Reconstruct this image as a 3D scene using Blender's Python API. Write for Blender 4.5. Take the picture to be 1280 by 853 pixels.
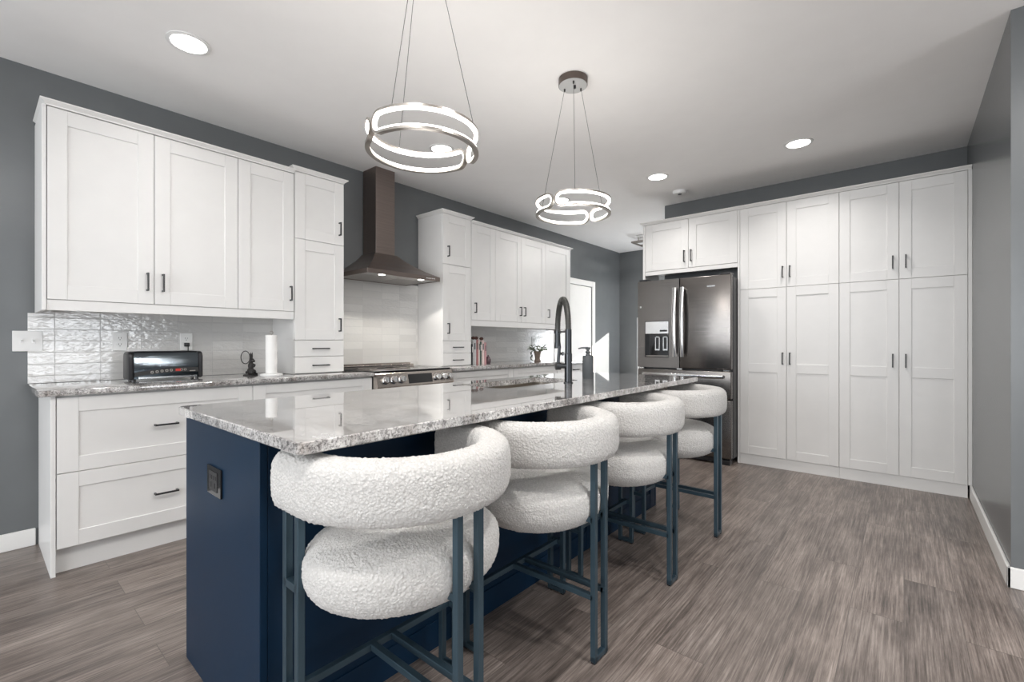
import bpy, bmesh, math, random
from mathutils import Vector, Matrix, noise

S = bpy.context.scene
COL = S.collection
for o in list(bpy.data.objects):
    bpy.data.objects.remove(o)

# ------------------------------------------------------------------ camera
cd = bpy.data.cameras.new('camera')
cam = bpy.data.objects.new('camera', cd)
COL.objects.link(cam)
cam.location = (0, 0, 1.13)
cam.rotation_euler = (math.radians(90), 0, math.radians(40.4))
cd.sensor_width = 36
cd.lens = 576 / 1280 * 36
cd.shift_y = 2.5 / 1280
cd.clip_start = 0.02
S.camera = cam

# ------------------------------------------------------------------ light
S.view_settings.view_transform = 'Standard'
S.view_settings.look = 'None'
S.view_settings.gamma = 1
S.view_settings.use_curve_mapping = False
S.view_settings.exposure = -0.03

W = bpy.data.worlds.new('world')
S.world = W
W.use_nodes = True
bg = W.node_tree.nodes['Background']
bg.inputs[0].default_value = (0.88, 0.94, 1.0, 1)
bg.inputs[1].default_value = 0.8


def area(name, loc, rot, sx, sy, power, color):
    d = bpy.data.lights.new(name, 'AREA')
    d.shape = 'RECTANGLE'
    d.size, d.size_y = sx, sy
    d.energy = power
    d.color = color
    o = bpy.data.objects.new(name, d)
    COL.objects.link(o)
    o.location = loc
    o.rotation_euler = rot
    return o


R = math.radians
DAY = (0.92, 0.96, 1.0)
# daylight entering by the sliding door of the right wall and by the rear windows
area('daylight_door', (4.15, 1.15, 1.2), (0, R(90), 0), 2.1, 1.5, 48, DAY)
area('daylight_rear', (-2.1, -3.95, 1.35), (R(105), 0, 0), 2.6, 2.0, 105, DAY)
area('fill_left', (-3.66, -2.2, 1.35), (0, R(-105), 0), 2.0, 2.3, 8, DAY)  # added fill from the left, for the right wall and pantry
area('daylight_rear', (0.7, -3.95, 1.35), (R(98), 0, 0), 2.6, 2.0, 86, DAY)
area('daylight_hall', (-2.34, 7.10, 1.0), Vector((-0.62, -0.50, 0.60)).to_track_quat('-Z', 'Y').to_euler(), 0.45, 0.9, 19, DAY)
sd = bpy.data.lights.new('sun', 'SUN')
sd.energy = 26
sd.angle = R(0.5)
sd.color = (1, 0.95, 0.88)
sun = bpy.data.objects.new('sun', sd)
COL.objects.link(sun)
sun.rotation_euler = Vector((-0.31, -0.35, -0.1435)).to_track_quat('-Z', 'Y').to_euler()
sun.location = (-2, 9, 4)


# ------------------------------------------------------------------ materials
class NT:
    def __init__(self, name):
        self.m = bpy.data.materials.new(name)
        self.m.use_nodes = True
        self.t = self.m.node_tree
        self.b = self.t.nodes['Principled BSDF']

    def n(self, typ, **kw):
        x = self.t.nodes.new(typ)
        for k, v in kw.items():
            if k.startswith('i_'):
                k = k[2:]
                x.inputs[int(k) if k.isdigit() else k.replace('_', ' ')].default_value = v
            else:
                setattr(x, k, v)
        return x

    def l(self, a, b):
        self.t.links.new(a, b)

    def coord(self, scale=(1, 1, 1), loc=(0, 0, 0), out='Object'):
        c = self.n('ShaderNodeTexCoord')
        mp = self.n('ShaderNodeMapping')
        mp.inputs['Scale'].default_value = scale
        mp.inputs['Location'].default_value = loc
        self.l(c.outputs[out], mp.inputs[0])
        return mp.outputs[0]

    def noise(self, vec, scale, detail=4, rough=0.55):
        x = self.n('ShaderNodeTexNoise', i_Scale=scale, i_Detail=detail, i_Roughness=rough)
        if vec is not None:
            self.l(vec, x.inputs['Vector'])
        return x.outputs['Fac']

    def ramp(self, fac, stops):
        r = self.n('ShaderNodeValToRGB')
        e = r.color_ramp.elements
        while len(e) < len(stops):
            e.new(0.5)
        for k, (p, c) in enumerate(stops):
            e[k].position = p
            e[k].color = (*c, 1) if len(c) == 3 else c
        self.l(fac, r.inputs[0])
        return r.outputs[0]

    def mix(self, fac, a, b, mode='MIX'):
        x = self.n('ShaderNodeMix', data_type='RGBA', blend_type=mode)
        for s, v in ((x.inputs[0], fac), (x.inputs[6], a), (x.inputs[7], b)):
            if hasattr(v, 'links'):
                self.l(v, s)
            elif isinstance(v, (tuple, list)):
                s.default_value = (*v, 1)
            else:
                s.default_value = v
        return x.outputs[2]

    def bump(self, h, strength, dist):
        x = self.n('ShaderNodeBump', i_Strength=strength, i_Distance=dist)
        self.l(h, x.inputs['Height'])
        self.l(x.outputs[0], self.b.inputs['Normal'])

    def set(self, **kw):
        for k, v in kw.items():
            self.b.inputs[k.replace('_', ' ')].default_value = v
        return self


def plain(name, c, rough=0.5, metal=0.0, var=0.04, scale=6, bump=0.0, bscale=200, **kw):
    """a painted / moulded surface: colour with a slight cloudy variation and a fine bump"""
    t = NT(name)
    v = t.coord()
    f = t.noise(v, scale, 3)
    lo = tuple(x * (1 - var) for x in c)
    hi = tuple(min(1, x * (1 + var)) for x in c)
    t.l(t.ramp(f, [(0.3, lo), (0.7, hi)]), t.b.inputs['Base Color'])
    t.set(Roughness=rough, Metallic=metal, **kw)
    if bump:
        t.bump(t.noise(v, bscale, 2), bump, 0.002)
    return t.m


def emit(name, c, strength):
    t = NT(name)
    t.set(Base_Color=(*c, 1), Roughness=0.5, Emission_Color=(*c, 1), Emission_Strength=strength)
    return t.m


M = {}
M['white'] = plain('cabinet_white_paint', (0.75, 0.74, 0.725), 0.38, var=0.015)
M['trim'] = plain('trim_white_paint', (0.80, 0.79, 0.77), 0.35, var=0.015)
M['ceil'] = plain('ceiling_paint', (0.90, 0.89, 0.88), 0.9, var=0.01, bump=0.12, bscale=350)
M['wall'] = plain('slate_grey_wall_paint', (0.140, 0.148, 0.152), 0.27, var=0.03, bump=0.1, bscale=260)
M['navy'] = plain('navy_island_paint', (0.0045, 0.0205, 0.047), 0.38, var=0.06, bump=0.03, bscale=140, Specular_IOR_Level=0.22)
M['black'] = plain('black_metal', (0.018, 0.018, 0.02), 0.35, var=0.1)
M['gap'] = plain('dark_gap', (0.03, 0.03, 0.03), 0.8)
M['frame'] = plain('blue_grey_powder_coated_steel', (0.060, 0.100, 0.130), 0.30, metal=0.55, var=0.08)
M['faucet'] = plain('gunmetal_faucet', (0.055, 0.058, 0.062), 0.28, metal=0.9, var=0.05)
M['hose'] = plain('dark_spring_hose', (0.07, 0.07, 0.065), 0.4, metal=0.4)
M['lead'] = plain('matte_grey_ceramic', (0.075, 0.082, 0.088), 0.5)
M['chrome'] = plain('bright_steel', (0.72, 0.72, 0.72), 0.16, metal=1.0, var=0.03)
M['sink'] = plain('sink_steel', (0.42, 0.38, 0.33), 0.3, metal=1.0, var=0.08)
M['plastic'] = plain('white_plastic', (0.80, 0.80, 0.79), 0.35, var=0.01)
M['black_gloss'] = plain('black_glass', (0.012, 0.012, 0.013), 0.06, var=0.1)
M['paper'] = plain('paper_towel', (0.82, 0.81, 0.79), 0.9, bump=0.3, bscale=120)
M['iron'] = plain('dark_cast_iron', (0.02, 0.018, 0.017), 0.5, var=0.2, bump=0.3, bscale=150)
M['terra'] = plain('grey_brown_clay', (0.20, 0.155, 0.125), 0.8, var=0.15, scale=30)
M['soil'] = plain('soil', (0.05, 0.035, 0.025), 0.95, var=0.3, scale=60)
M['leaf'] = plain('grey_green_leaf', (0.16, 0.20, 0.11), 0.5, var=0.35, scale=40)
M['leaf_dark'] = plain('dark_green_leaf', (0.06, 0.075, 0.055), 0.5, var=0.3, scale=40)
M['led'] = emit('led_diffuser', (1.0, 0.97, 0.93), 8.0)
M['can'] = emit('downlight_lens', (1.0, 0.97, 0.93), 9.0)
M['hoodled'] = emit('hood_lamp_lens', (1.0, 0.95, 0.87), 9.0)
M['clockred'] = emit('red_clock_digits', (0.45, 0.03, 0.02), 0.25)
M['plate'] = plain('satin_silver_plate', (0.50, 0.51, 0.51), 0.4, metal=0.2)
M['nickel'] = plain('brushed_nickel', (0.40, 0.37, 0.34), 0.3, metal=0.9)
M['bronze'] = plain('bronze_canopy', (0.115, 0.09, 0.078), 0.4, metal=0.6)
M['glass_w'] = plain('window_frame_white', (0.8, 0.8, 0.8), 0.4)
M['grease'] = plain('filter_mesh', (0.5, 0.48, 0.46), 0.4, metal=0.8)


def brushed(name, c, rough, along, aniso=0.5, dark=0.8):
    t = NT(name)
    sc = {'x': (3, 220, 220), 'y': (220, 3, 220), 'z': (220, 220, 3)}[along]
    f = t.noise(t.coord(sc), 1.0, 3)
    t.l(t.ramp(f, [(0.3, tuple(x * dark for x in c)), (0.7, c)]), t.b.inputs['Base Color'])
    t.set(Metallic=1.0, Roughness=rough)
    t.bump(f, aniso, 0.0006)
    r = t.n('ShaderNodeMapRange', i_3=rough * 0.85, i_4=rough * 1.2)
    t.l(f, r.inputs[0])
    t.l(r.outputs[0], t.b.inputs['Roughness'])
    return t.m


M['fridge'] = brushed('dark_brushed_stainless', (0.22, 0.205, 0.195), 0.25, 'x', 0.35)
M['hood'] = brushed('bronze_brushed_stainless', (0.27, 0.225, 0.205), 0.36, 'y')
M['range'] = brushed('brushed_stainless', (0.55, 0.50, 0.46), 0.25, 'y')
M['toaster'] = brushed('toaster_dark_chrome', (0.085, 0.10, 0.112), 0.10, 'y')


def floor_mat():
    t = NT('grey_brown_vinyl_planks')
    c = t.n('ShaderNodeTexCoord')
    mp = t.n('ShaderNodeMapping')
    mp.inputs['Rotation'].default_value = (0, 0, R(90))
    t.l(c.outputs['Object'], mp.inputs[0])
    br = t.n('ShaderNodeTexBrick', offset=0.37, i_Scale=1.0)
    br.inputs['Color1'].default_value = (0.0, 0.0, 0.0, 1)
    br.inputs['Color2'].default_value = (1, 1, 1, 1)
    br.inputs['Mortar'].default_value = (0.5, 0.5, 0.5, 1)
    br.inputs['Mortar Size'].default_value = 0.0012
    br.inputs['Mortar Smooth'].default_value = 0.3
    br.inputs['Brick Width'].default_value = 1.22
    br.inputs['Row Height'].default_value = 0.178
    t.l(mp.outputs[0], br.inputs['Vector'])
    # grain shifted from plank to plank
    sh = t.n('ShaderNodeVectorMath', operation='MULTIPLY_ADD')
    sh.inputs[1].default_value = (7.3, 5.1, 3.7)
    t.l(br.outputs['Color'], sh.inputs[0])
    t.l(c.outputs['Object'], sh.inputs[2])

    def sc(v):
        m = t.n('ShaderNodeMapping')
        m.inputs['Scale'].default_value = v
        t.l(sh.outputs[0], m.inputs[0])
        return m.outputs[0]
    fine = t.noise(sc((170, 4.0, 1)), 1.0, 5, 0.75)
    mid = t.noise(sc((34, 2.2, 1)), 1.0, 4, 0.6)
    cloud = t.noise(sc((5, 2.6, 1)), 1.0, 4, 0.6)
    g = t.mix(0.30, fine, mid)
    g = t.mix(0.26, g, cloud)
    col = t.ramp(g, [(0.35, (0.040, 0.032, 0.028)), (0.46, (0.135, 0.110, 0.097)),
                     (0.54, (0.235, 0.196, 0.174)), (0.65, (0.40, 0.345, 0.312))])
    tint = t.ramp(br.outputs['Color'], [(0.0, (0.88, 0.88, 0.88)), (1.0, (1.08, 1.07, 1.06))])
    col = t.mix(1.0, col, tint, 'MULTIPLY')
    col = t.mix(br.outputs['Fac'], col, (0.10, 0.085, 0.075))
    t.l(col, t.b.inputs['Base Color'])
    rr = t.n('ShaderNodeMapRange', i_3=0.22, i_4=0.42)
    t.l(g, rr.inputs[0])
    t.l(rr.outputs[0], t.b.inputs['Roughness'])
    t.bump(g, 0.22, 0.003)
    return t.m


def granite_mat():
    t = NT('grey_white_granite')
    v = t.coord()
    w = t.coord((0.9, 3.4, 1.0))
    w.node.inputs['Rotation'].default_value = (0, 0, R(-40))
    cloud = t.noise(w, 3.2, 5, 0.62)
    spk = t.noise(v, 160, 3, 0.7)
    spk2 = t.noise(v, 62, 4, 0.7)
    base = t.ramp(cloud, [(0.32, (0.27, 0.235, 0.21)), (0.48, (0.52, 0.50, 0.485)), (0.66, (0.72, 0.705, 0.69))])
    dk = t.ramp(spk, [(0.40, (0.20, 0.195, 0.195)), (0.52, (1, 1, 1))])
    dk2 = t.ramp(spk2, [(0.36, (0.33, 0.32, 0.32)), (0.50, (1, 1, 1))])
    col = t.mix(0.8, base, dk, 'MULTIPLY')
    col = t.mix(0.8, col, dk2, 'MULTIPLY')
    vein = t.n('ShaderNodeTexWave', wave_type='BANDS', i_Scale=0.9, i_Distortion=9, i_Detail=4)
    t.l(w, vein.inputs['Vector'])
    vr = t.ramp(vein.outputs['Fac'], [(0.0, (0.45, 0.44, 0.44)), (0.05, (1, 1, 1))])
    col = t.mix(0.6, col, vr, 'MULTIPLY')
    t.l(col, t.b.inputs['Base Color'])
    t.set(Roughness=0.06, IOR=1.6, Coat_Weight=1.0, Coat_Roughness=0.015, Coat_IOR=1.9)
    return t.m


def tile_mat():
    t = NT('glossy_handmade_wall_tile')
    c = t.n('ShaderNodeTexCoord')
    sp = t.n('ShaderNodeSeparateXYZ')
    t.l(c.outputs['Object'], sp.inputs[0])
    cb = t.n('ShaderNodeCombineXYZ')
    ay = t.n('ShaderNodeMath', operation='ADD', i_1=-0.176 + 0.197 * 10)
    az = t.n('ShaderNodeMath', operation='ADD', i_1=-0.8985 + 0.066 * 10)
    t.l(sp.outputs['Y'], ay.inputs[0])
    t.l(sp.outputs['Z'], az.inputs[0])
    t.l(ay.outputs[0], cb.inputs[0])
    t.l(az.outputs[0], cb.inputs[1])
    br = t.n('ShaderNodeTexBrick', offset=0.0, squash=1.0, i_Scale=1.0)
    br.inputs['Color1'].default_value = (0.60, 0.59, 0.575, 1)
    br.inputs['Color2'].default_value = (0.70, 0.69, 0.67, 1)
    br.inputs['Mortar'].default_value = (0.50, 0.495, 0.485, 1)
    br.inputs['Mortar Size'].default_value = 0.0022
    br.inputs['Mortar Smooth'].default_value = 0.2
    br.inputs['Brick Width'].default_value = 0.197
    br.inputs['Row Height'].default_value = 0.066
    t.l(cb.outputs[0], br.inputs['Vector'])
    t.l(br.outputs['Color'], t.b.inputs['Base Color'])
    v1 = t.n('ShaderNodeMapping')
    v1.inputs['Scale'].default_value = (1, 0.55, 1.25)
    t.l(c.outputs['Object'], v1.inputs[0])
    w1 = t.noise(v1.outputs[0], 55, 2, 0.5)
    h = t.n('ShaderNodeMath', operation='MULTIPLY_ADD', i_1=-0.25)
    t.l(br.outputs['Fac'], h.inputs[0])
    t.l(w1, h.inputs[2])
    t.bump(h.outputs[0], 0.85, 0.0032)
    t.set(IOR=1.95)
    rr = t.n('ShaderNodeMapRange', i_3=0.05, i_4=0.6)
    t.l(br.outputs['Fac'], rr.inputs[0])
    t.l(rr.outputs[0], t.b.inputs['Roughness'])
    return t.m


def boucle_mat():
    t = NT('cream_boucle_fabric')
    v = t.coord()
    vo = t.n('ShaderNodeTexVoronoi', i_Scale=150.0)
    nz = t.n('ShaderNodeTexNoise', i_Scale=70.0, i_Detail=3.0)
    t.l(v, nz.inputs['Vector'])
    wv = t.mix(0.004, v, nz.outputs['Color'])
    t.l(wv, vo.inputs['Vector'])
    n2 = t.noise(v, 260, 3, 0.7)
    col = t.ramp(vo.outputs['Distance'], [(0.0, (0.69, 0.675, 0.655)), (0.6, (0.55, 0.535, 0.515))])
    t.l(col, t.b.inputs['Base Color'])
    hh = t.n('ShaderNodeMath', operation='SUBTRACT')
    t.l(n2, hh.inputs[0])
    t.l(vo.outputs['Distance'], hh.inputs[1])
    t.bump(hh.outputs[0], 0.7, 0.004)
    t.set(Roughness=0.95, Sheen_Weight=0.25, Sheen_Roughness=0.6)
    t.b.inputs['Specular IOR Level'].default_value = 0.1
    return t.m


M['floor'] = floor_mat()
M['granite'] = granite_mat()
M['tile'] = tile_mat()
M['boucle'] = boucle_mat()


# ------------------------------------------------------------------ mesh helpers
class MB:
    def __init__(self):
        self.bm = bmesh.new()

    def box(self, x0, y0, z0, x1, y1, z1, bev=0.0, seg=2):
        x0, x1 = min(x0, x1), max(x0, x1)
        y0, y1 = min(y0, y1), max(y0, y1)
        z0, z1 = min(z0, z1), max(z0, z1)
        tmp = bmesh.new()
        bmesh.ops.create_cube(tmp, size=1)
        for v in tmp.verts:
            v.co = Vector(((x0 + x1) / 2 + v.co.x * (x1 - x0), (y0 + y1) / 2 + v.co.y * (y1 - y0),
                           (z0 + z1) / 2 + v.co.z * (z1 - z0)))
        if bev:
            bmesh.ops.bevel(tmp, geom=list(tmp.edges), offset=bev, segments=seg, profile=0.5, affect='EDGES')
        self.merge(tmp)
        return self

    def merge(self, tmp, mat=None):
        me = bpy.data.meshes.new('tmp')
        tmp.to_mesh(me)
        tmp.free()
        if mat is not None:
            me.transform(mat)
        self.bm.from_mesh(me)
        bpy.data.meshes.remove(me)
        return self

    def prism(self, pts, axis, a0, a1, bev=0.0):
        """extrude polygon pts (2D) along axis 'x','y','z' between a0 and a1"""
        tmp = bmesh.new()

        def mk(p, a):
            if axis == 'x':
                return (a, p[0], p[1])
            if axis == 'y':
                return (p[0], a, p[1])
            return (p[0], p[1], a)
        v0 = [tmp.verts.new(mk(p, a0)) for p in pts]
        v1 = [tmp.verts.new(mk(p, a1)) for p in pts]
        n = len(pts)
        tmp.faces.new(v0)
        tmp.faces.new(v1[::-1])
        for i in range(n):
            tmp.faces.new((v0[i], v1[i], v1[(i + 1) % n], v0[(i + 1) % n]))
        bmesh.ops.recalc_face_normals(tmp, faces=list(tmp.faces))
        if bev:
            bmesh.ops.bevel(tmp, geom=list(tmp.edges), offset=bev, segments=2, profile=0.5, affect='EDGES')
        return self.merge(tmp)

    def lathe(self, prof, c=(0, 0, 0), seg=32, axis=None, caps=True):
        """prof = [(r, z)] turned about the vertical through c (or about axis vector)"""
        tmp = bmesh.new()
        rings = []
        for r, z in prof:
            if r < 1e-6:
                rings.append([tmp.verts.new((0, 0, z))])
            else:
                rings.append([tmp.verts.new((r * math.cos(2 * math.pi * k / seg), r * math.sin(2 * math.pi * k / seg), z))
                              for k in range(seg)])
        for a, b in zip(rings, rings[1:]):
            for k in range(seg):
                k2 = (k + 1) % seg
                if len(a) == 1 and len(b) == 1:
                    continue
                if len(a) == 1:
                    tmp.faces.new((a[0], b[k2], b[k]))
                elif len(b) == 1:
                    tmp.faces.new((a[k], a[k2], b[0]))
                else:
                    tmp.faces.new((a[k], a[k2], b[k2], b[k]))
        if caps and len(rings[0]) > 1:
            tmp.faces.new(rings[0][::-1])
        if caps and len(rings[-1]) > 1:
            tmp.faces.new(rings[-1])
        bmesh.ops.recalc_face_normals(tmp, faces=list(tmp.faces))
        m = Matrix.Translation(Vector(c))
        if axis is not None:
            m = m @ Vector(axis).to_track_quat('Z', 'Y').to_matrix().to_4x4()
        return self.merge(tmp, m)

    def tube(self, pts, r, seg=10, closed=False, sec=None, up=None):
        """sweep a circle (or section list sec of (a,b)) along pts"""
        pts = [Vector(p) for p in pts]
        tmp = bmesh.new()
        n = len(pts)
        prev = None
        rings = []
        for i, p in enumerate(pts):
            if closed:
                d = pts[(i + 1) % n] - pts[i - 1]
            else:
                d = pts[min(i + 1, n - 1)] - pts[max(i - 1, 0)]
            d.normalize()
            if up is not None:
                a = up[i] if isinstance(up, list) else Vector(up)
                a = (a - d * a.dot(d)).normalized()
            elif prev is None:
                a = d.orthogonal().normalized()
            else:
                a = (prev - d * prev.dot(d)).normalized()
            prev = a
            b = d.cross(a)
            rr = r[i] if isinstance(r, (list, tuple)) else r
            if sec:
                rings.append([tmp.verts.new(p + a * s * rr + b * t * rr) for s, t in sec])
            else:
                rings.append([tmp.verts.new(p + (a * math.cos(2 * math.pi * k / seg) + b * math.sin(2 * math.pi * k / seg)) * rr)
                              for k in range(seg)])
        m = len(rings[0])
        for i in range(n if closed else n - 1):
            A, B = rings[i], rings[(i + 1) % n]
            for k in range(m):
                tmp.faces.new((A[k], A[(k + 1) % m], B[(k + 1) % m], B[k]))
        if not closed:
            tmp.faces.new(rings[0][::-1])
            tmp.faces.new(rings[-1])
        bmesh.ops.recalc_face_normals(tmp, faces=list(tmp.faces))
        return self.merge(tmp)

    def sphere(self, c, rx, ry=None, rz=None, u=20, v=14, rot=None):
        ry = rx if ry is None else ry
        rz = rx if rz is None else rz
        tmp = bmesh.new()
        bmesh.ops.create_uvsphere(tmp, u_segments=u, v_segments=v, radius=1)
        m = Matrix.Translation(Vector(c))
        if rot is not None:
            m = m @ rot.to_4x4()
        return self.merge(tmp, m @ Matrix.Diagonal((rx, ry, rz, 1)))


def origin(p):
    o = Vector((0, 0, 0))
    while p is not None:
        o += Vector(p.location)
        p = p.parent
    return o


def obj(name, mb, mat, parent=None, smooth=None, base=None):
    """links the mesh as ONE object; coordinates are given in the world"""
    me = bpy.data.meshes.new(name)
    mb.bm.to_mesh(me)
    mb.bm.free()
    o = bpy.data.objects.new(name, me)
    COL.objects.link(o)
    if isinstance(mat, str):
        mat = M[mat]
    me.materials.append(mat)
    org = origin(parent)
    if base is not None:
        org = Vector(base)
        o.location = org
    if org.length:
        me.transform(Matrix.Translation(-org))
    if parent is not None:
        o.parent = parent
    if smooth:
        for p in me.polygons:
            p.use_smooth = True
        me.set_sharp_from_angle(angle=R(smooth))
    return o


def tag(o, label=None, cat=None, group=None, kind=None):
    if label:
        o['label'] = label
    if cat:
        o['category'] = cat
    if group:
        o['group'] = group
    if kind:
        o['kind'] = kind
    return o


def thing(name, label, cat, loc=(0, 0, 0), group=None):
    o = bpy.data.objects.new(name, None)
    COL.objects.link(o)
    o.empty_display_size = 0.1
    o.location = loc
    return tag(o, label, cat, group)


def struct(name, mb, mat, parent=None, smooth=None):
    o = obj(name, mb, mat, parent, smooth)
    if parent is None:
        o['kind'] = 'structure'
    return o


def copy_tree(o, parent=None):
    c = o.copy()
    COL.objects.link(c)
    if parent is not None:
        c.parent = parent
    for ch in list(o.children):
        copy_tree(ch, c)
    return c


# ------------------------------------------------------------------ dimensions (camera stands at the origin)
XW = -3.709          # left wall
ZC = 2.672           # ceiling
YB = 5.06            # wall behind the pantry
XR = 0.376           # short return wall at the right
YR = 3.12
XF = -3.115          # front of the base cabinets
XU = -3.325          # front of the wall cabinets and towers
YP = 4.694           # front of the pantry
CT = 0.904           # counter top
CB = 0.874
G = 0.0015           # half reveal between fronts

# ------------------------------------------------------------------ the setting
struct('floor', MB().box(-3.9, -4.2, -0.06, 4.4, 7.4, 0), 'floor')
struct('ceiling', MB().box(-3.9, -4.2, ZC, 4.4, 7.4, ZC + 0.1), 'ceil')
DY0, DY1, DZ = 5.335, 6.272, 2.0     # the white door in the left wall
w = MB()
w.box(XW - 0.12, -4.12, 0, XW, -3.4, ZC)
w.box(XW - 0.12, -3.4, 0, XW, -1.0, 0.34)
w.box(XW - 0.12, -3.4, 2.36, XW, -1.0, ZC)
w.box(XW - 0.12, -1.0, 0, XW, DY0, ZC)
w.box(XW - 0.12, DY1, 0, XW, 7.32, ZC)
w.box(XW - 0.12, DY0, DZ, XW, DY1, ZC)
struct('wall_left', w, 'wall')
struct('wall_back', MB().box(-2.05, YB, 0, XR + 0.12, YB + 0.12, ZC), 'wall')
w = MB()
w.box(XR, YR, 0, 4.32, YR + 0.12, ZC)
w.box(XR, YR + 0.12, 0, XR + 0.12, YB, ZC)
struct('wall_right', w, 'wall')
struct('wall_hall', MB().box(-2.05, YB + 0.12, 0, -1.93, 7.2, ZC), 'wall')
w = MB()     # far wall of the hall with a low window the fridge hides
w.box(XW, 7.2, 0, -3.40, 7.32, ZC)
w.box(-2.06, 7.2, 0, -1.93, 7.32, ZC)
w.box(-3.40, 7.2, 1.555, -2.06, 7.32, ZC)
w.box(-3.40, 7.2, 0, -2.06, 7.32, 0.45)
struct('wall_far', w, 'wall')
w = MB()     # wall behind the camera with two wide windows
w.box(-3.83, -4.12, 0, 4.32, -4.0, 0.34)
w.box(-3.83, -4.12, 2.36, 4.32, -4.0, ZC)
for a, b in ((XW, -3.42), (-0.78, -0.62), (2.02, 4.32)):
    w.box(a, -4.12, 0.34, b, -4.0, 2.36)
struct('wall_rear', w, 'wall')
w = MB()     # right outer wall with the wide glazed door
w.box(4.2, -4.0, 0, 4.32, -0.72, ZC)
w.box(4.2, 2.52, 0, 4.32, YR, ZC)
w.box(4.2, -0.72, 2.3, 4.32, 2.52, ZC)
struct('wall_side', w, 'wall')


def win_frame(name, x0, x1, z0, z1, y, mull):
    f = MB()
    t = 0.05
    f.box(x0, y - 0.04, z0, x1, y + 0.04, z0 + t)
    f.box(x0, y - 0.04, z1 - t, x1, y + 0.04, z1)
    for k in range(mull + 2):
        xx = x0 + (x1 - x0 - t) * k / (mull + 1)
        f.box(xx, y - 0.04, z0 + t, xx + t, y + 0.04, z1 - t)
    return struct(name, f, 'glass_w')


win_frame('window_1', -3.42, -0.78, 0.34, 2.36, -4.06, 2)
win_frame('window_2', -0.62, 2.02, 0.34, 2.36, -4.06, 2)
win_frame('window_3', -3.40, -2.06, 0.45, 1.555, 7.27, 1)
f = MB()
for ya, yb in ((-3.4, -3.35), (-2.225, -2.175), (-1.05, -1.0)):
    f.box(XW - 0.10, ya, 0.34, XW - 0.02, yb, 2.36)
f.box(XW - 0.10, -3.4, 0.34, XW - 0.02, -1.0, 0.39)
f.box(XW - 0.10, -3.4, 2.31, XW - 0.02, -1.0, 2.36)
struct('window_added', f, 'glass_w')  # unseen window, added as the opening for the left fill
f = MB()
for ya, yb in ((-0.72, -0.64), (0.86, 0.94), (2.44, 2.52)):
    f.box(4.22, ya, 0, 4.30, yb, 2.3)
f.box(4.22, -0.72, 2.22, 4.30, 2.52, 2.3)
f.box(4.22, -0.72, 0, 4.30, 2.52, 0.08)
struct('door_2', f, 'glass_w')


def baseboard(name, pts, h=0.095, t=0.014):
    """board of thickness t along a run of boxes (x0,y0,x1,y1)"""
    b = MB()
    for x0, y0, x1, y1 in pts:
        b.box(x0, y0, 0, x1, y1, h, bev=0.003, seg=1)
    return struct(name, b, 'trim')


baseboard('baseboard_left', [(XW, -4, XW + 0.014, 0.236), (XW, 6.36, XW + 0.014, 7.2)])
baseboard('baseboard_right', [(XR - 0.014, YR - 0.014, XR, YP + 0.01), (XR - 0.014, YR - 0.014, 4.2, YR)])
baseboard('baseboard_hall', [(XW + 0.014, 7.186, -2.05, 7.2), (-2.064, YB + 0.12, -2.05, 7.186)])

# white door and its casing in the left wall
d = MB()
d.box(XW - 0.045, DY0 + 0.004, 0.008, XW - 0.005, DY1 - 0.004, DZ - 0.004, bev=0.002, seg=1)
dr = struct('door_1', d, 'trim')
k = MB()
k.lathe([(0.0, 0), (0.026, 0), (0.026, 0.008), (0.012, 0.012), (0.012, 0.035), (0.027, 0.045), (0.027, 0.06), (0.0, 0.066)],
        (XW - 0.005, DY0 + 0.07, 0.98), 20, axis=(1, 0, 0))
obj('door_knob', k, 'black', dr, smooth=40)
c = MB()
c.box(XW, DY0 - 0.085, 0, XW + 0.018, DY0, DZ + 0.085, bev=0.004, seg=1)
c.box(XW, DY1, 0, XW + 0.018, DY1 + 0.085, DZ + 0.085, bev=0.004, seg=1)
c.box(XW, DY0, DZ, XW + 0.018, DY1, DZ + 0.085, bev=0.004, seg=1)
struct('trim_1', c, 'trim')


# ------------------------------------------------------------------ cabinetry
class Fr:
    """local frame of a cabinet run: u along the run, n out of the front, z up"""

    def __init__(self, kind, face):
        self.kind, self.face = kind, face

    def box(self, mb, u0, u1, n0, n1, z0, z1, bev=0.0, seg=1):
        if self.kind == 'L':
            mb.box(self.face + n0, u0, z0, self.face + n1, u1, z1, bev, seg)
        else:
            mb.box(u0, self.face - n0, z0, u1, self.face - n1, z1, bev, seg)

    def pt(self, u, n, z):
        return Vector((self.face + n, u, z)) if self.kind == 'L' else Vector((u, self.face - n, z))


def front(fr, u0, u1, z0, z1, stile=0.075, rail=0.078, mid=None):
    """shaker front: flat recessed panel, stiles and rails"""
    mb = MB()
    u0, u1, z0, z1 = u0 + G, u1 - G, z0 + G, z1 - G
    b = 0.0014
    fr.box(mb, u0 + 0.02, u1 - 0.02, -0.016, -0.007, z0 + 0.02, z1 - 0.02)
    fr.box(mb, u0, u0 + stile, -0.019, 0, z0, z1, b)
    fr.box(mb, u1 - stile, u1, -0.019, 0, z0, z1, b)
    fr.box(mb, u0 + stile, u1 - stile, -0.019, -0.0005, z0, z0 + rail, b)
    fr.box(mb, u0 + stile, u1 - stile, -0.019, -0.0005, z1 - rail, z1, b)
    if mid:
        fr.box(mb, u0 + stile, u1 - stile, -0.019, -0.0005, mid[0], mid[1], b)
    return mb


def slab(fr, u0, u1, z0, z1):
    mb = MB()
    fr.box(mb, u0 + G, u1 - G, -0.019, 0, z0 + G, z1 - G, 0.0015)
    return mb


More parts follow.
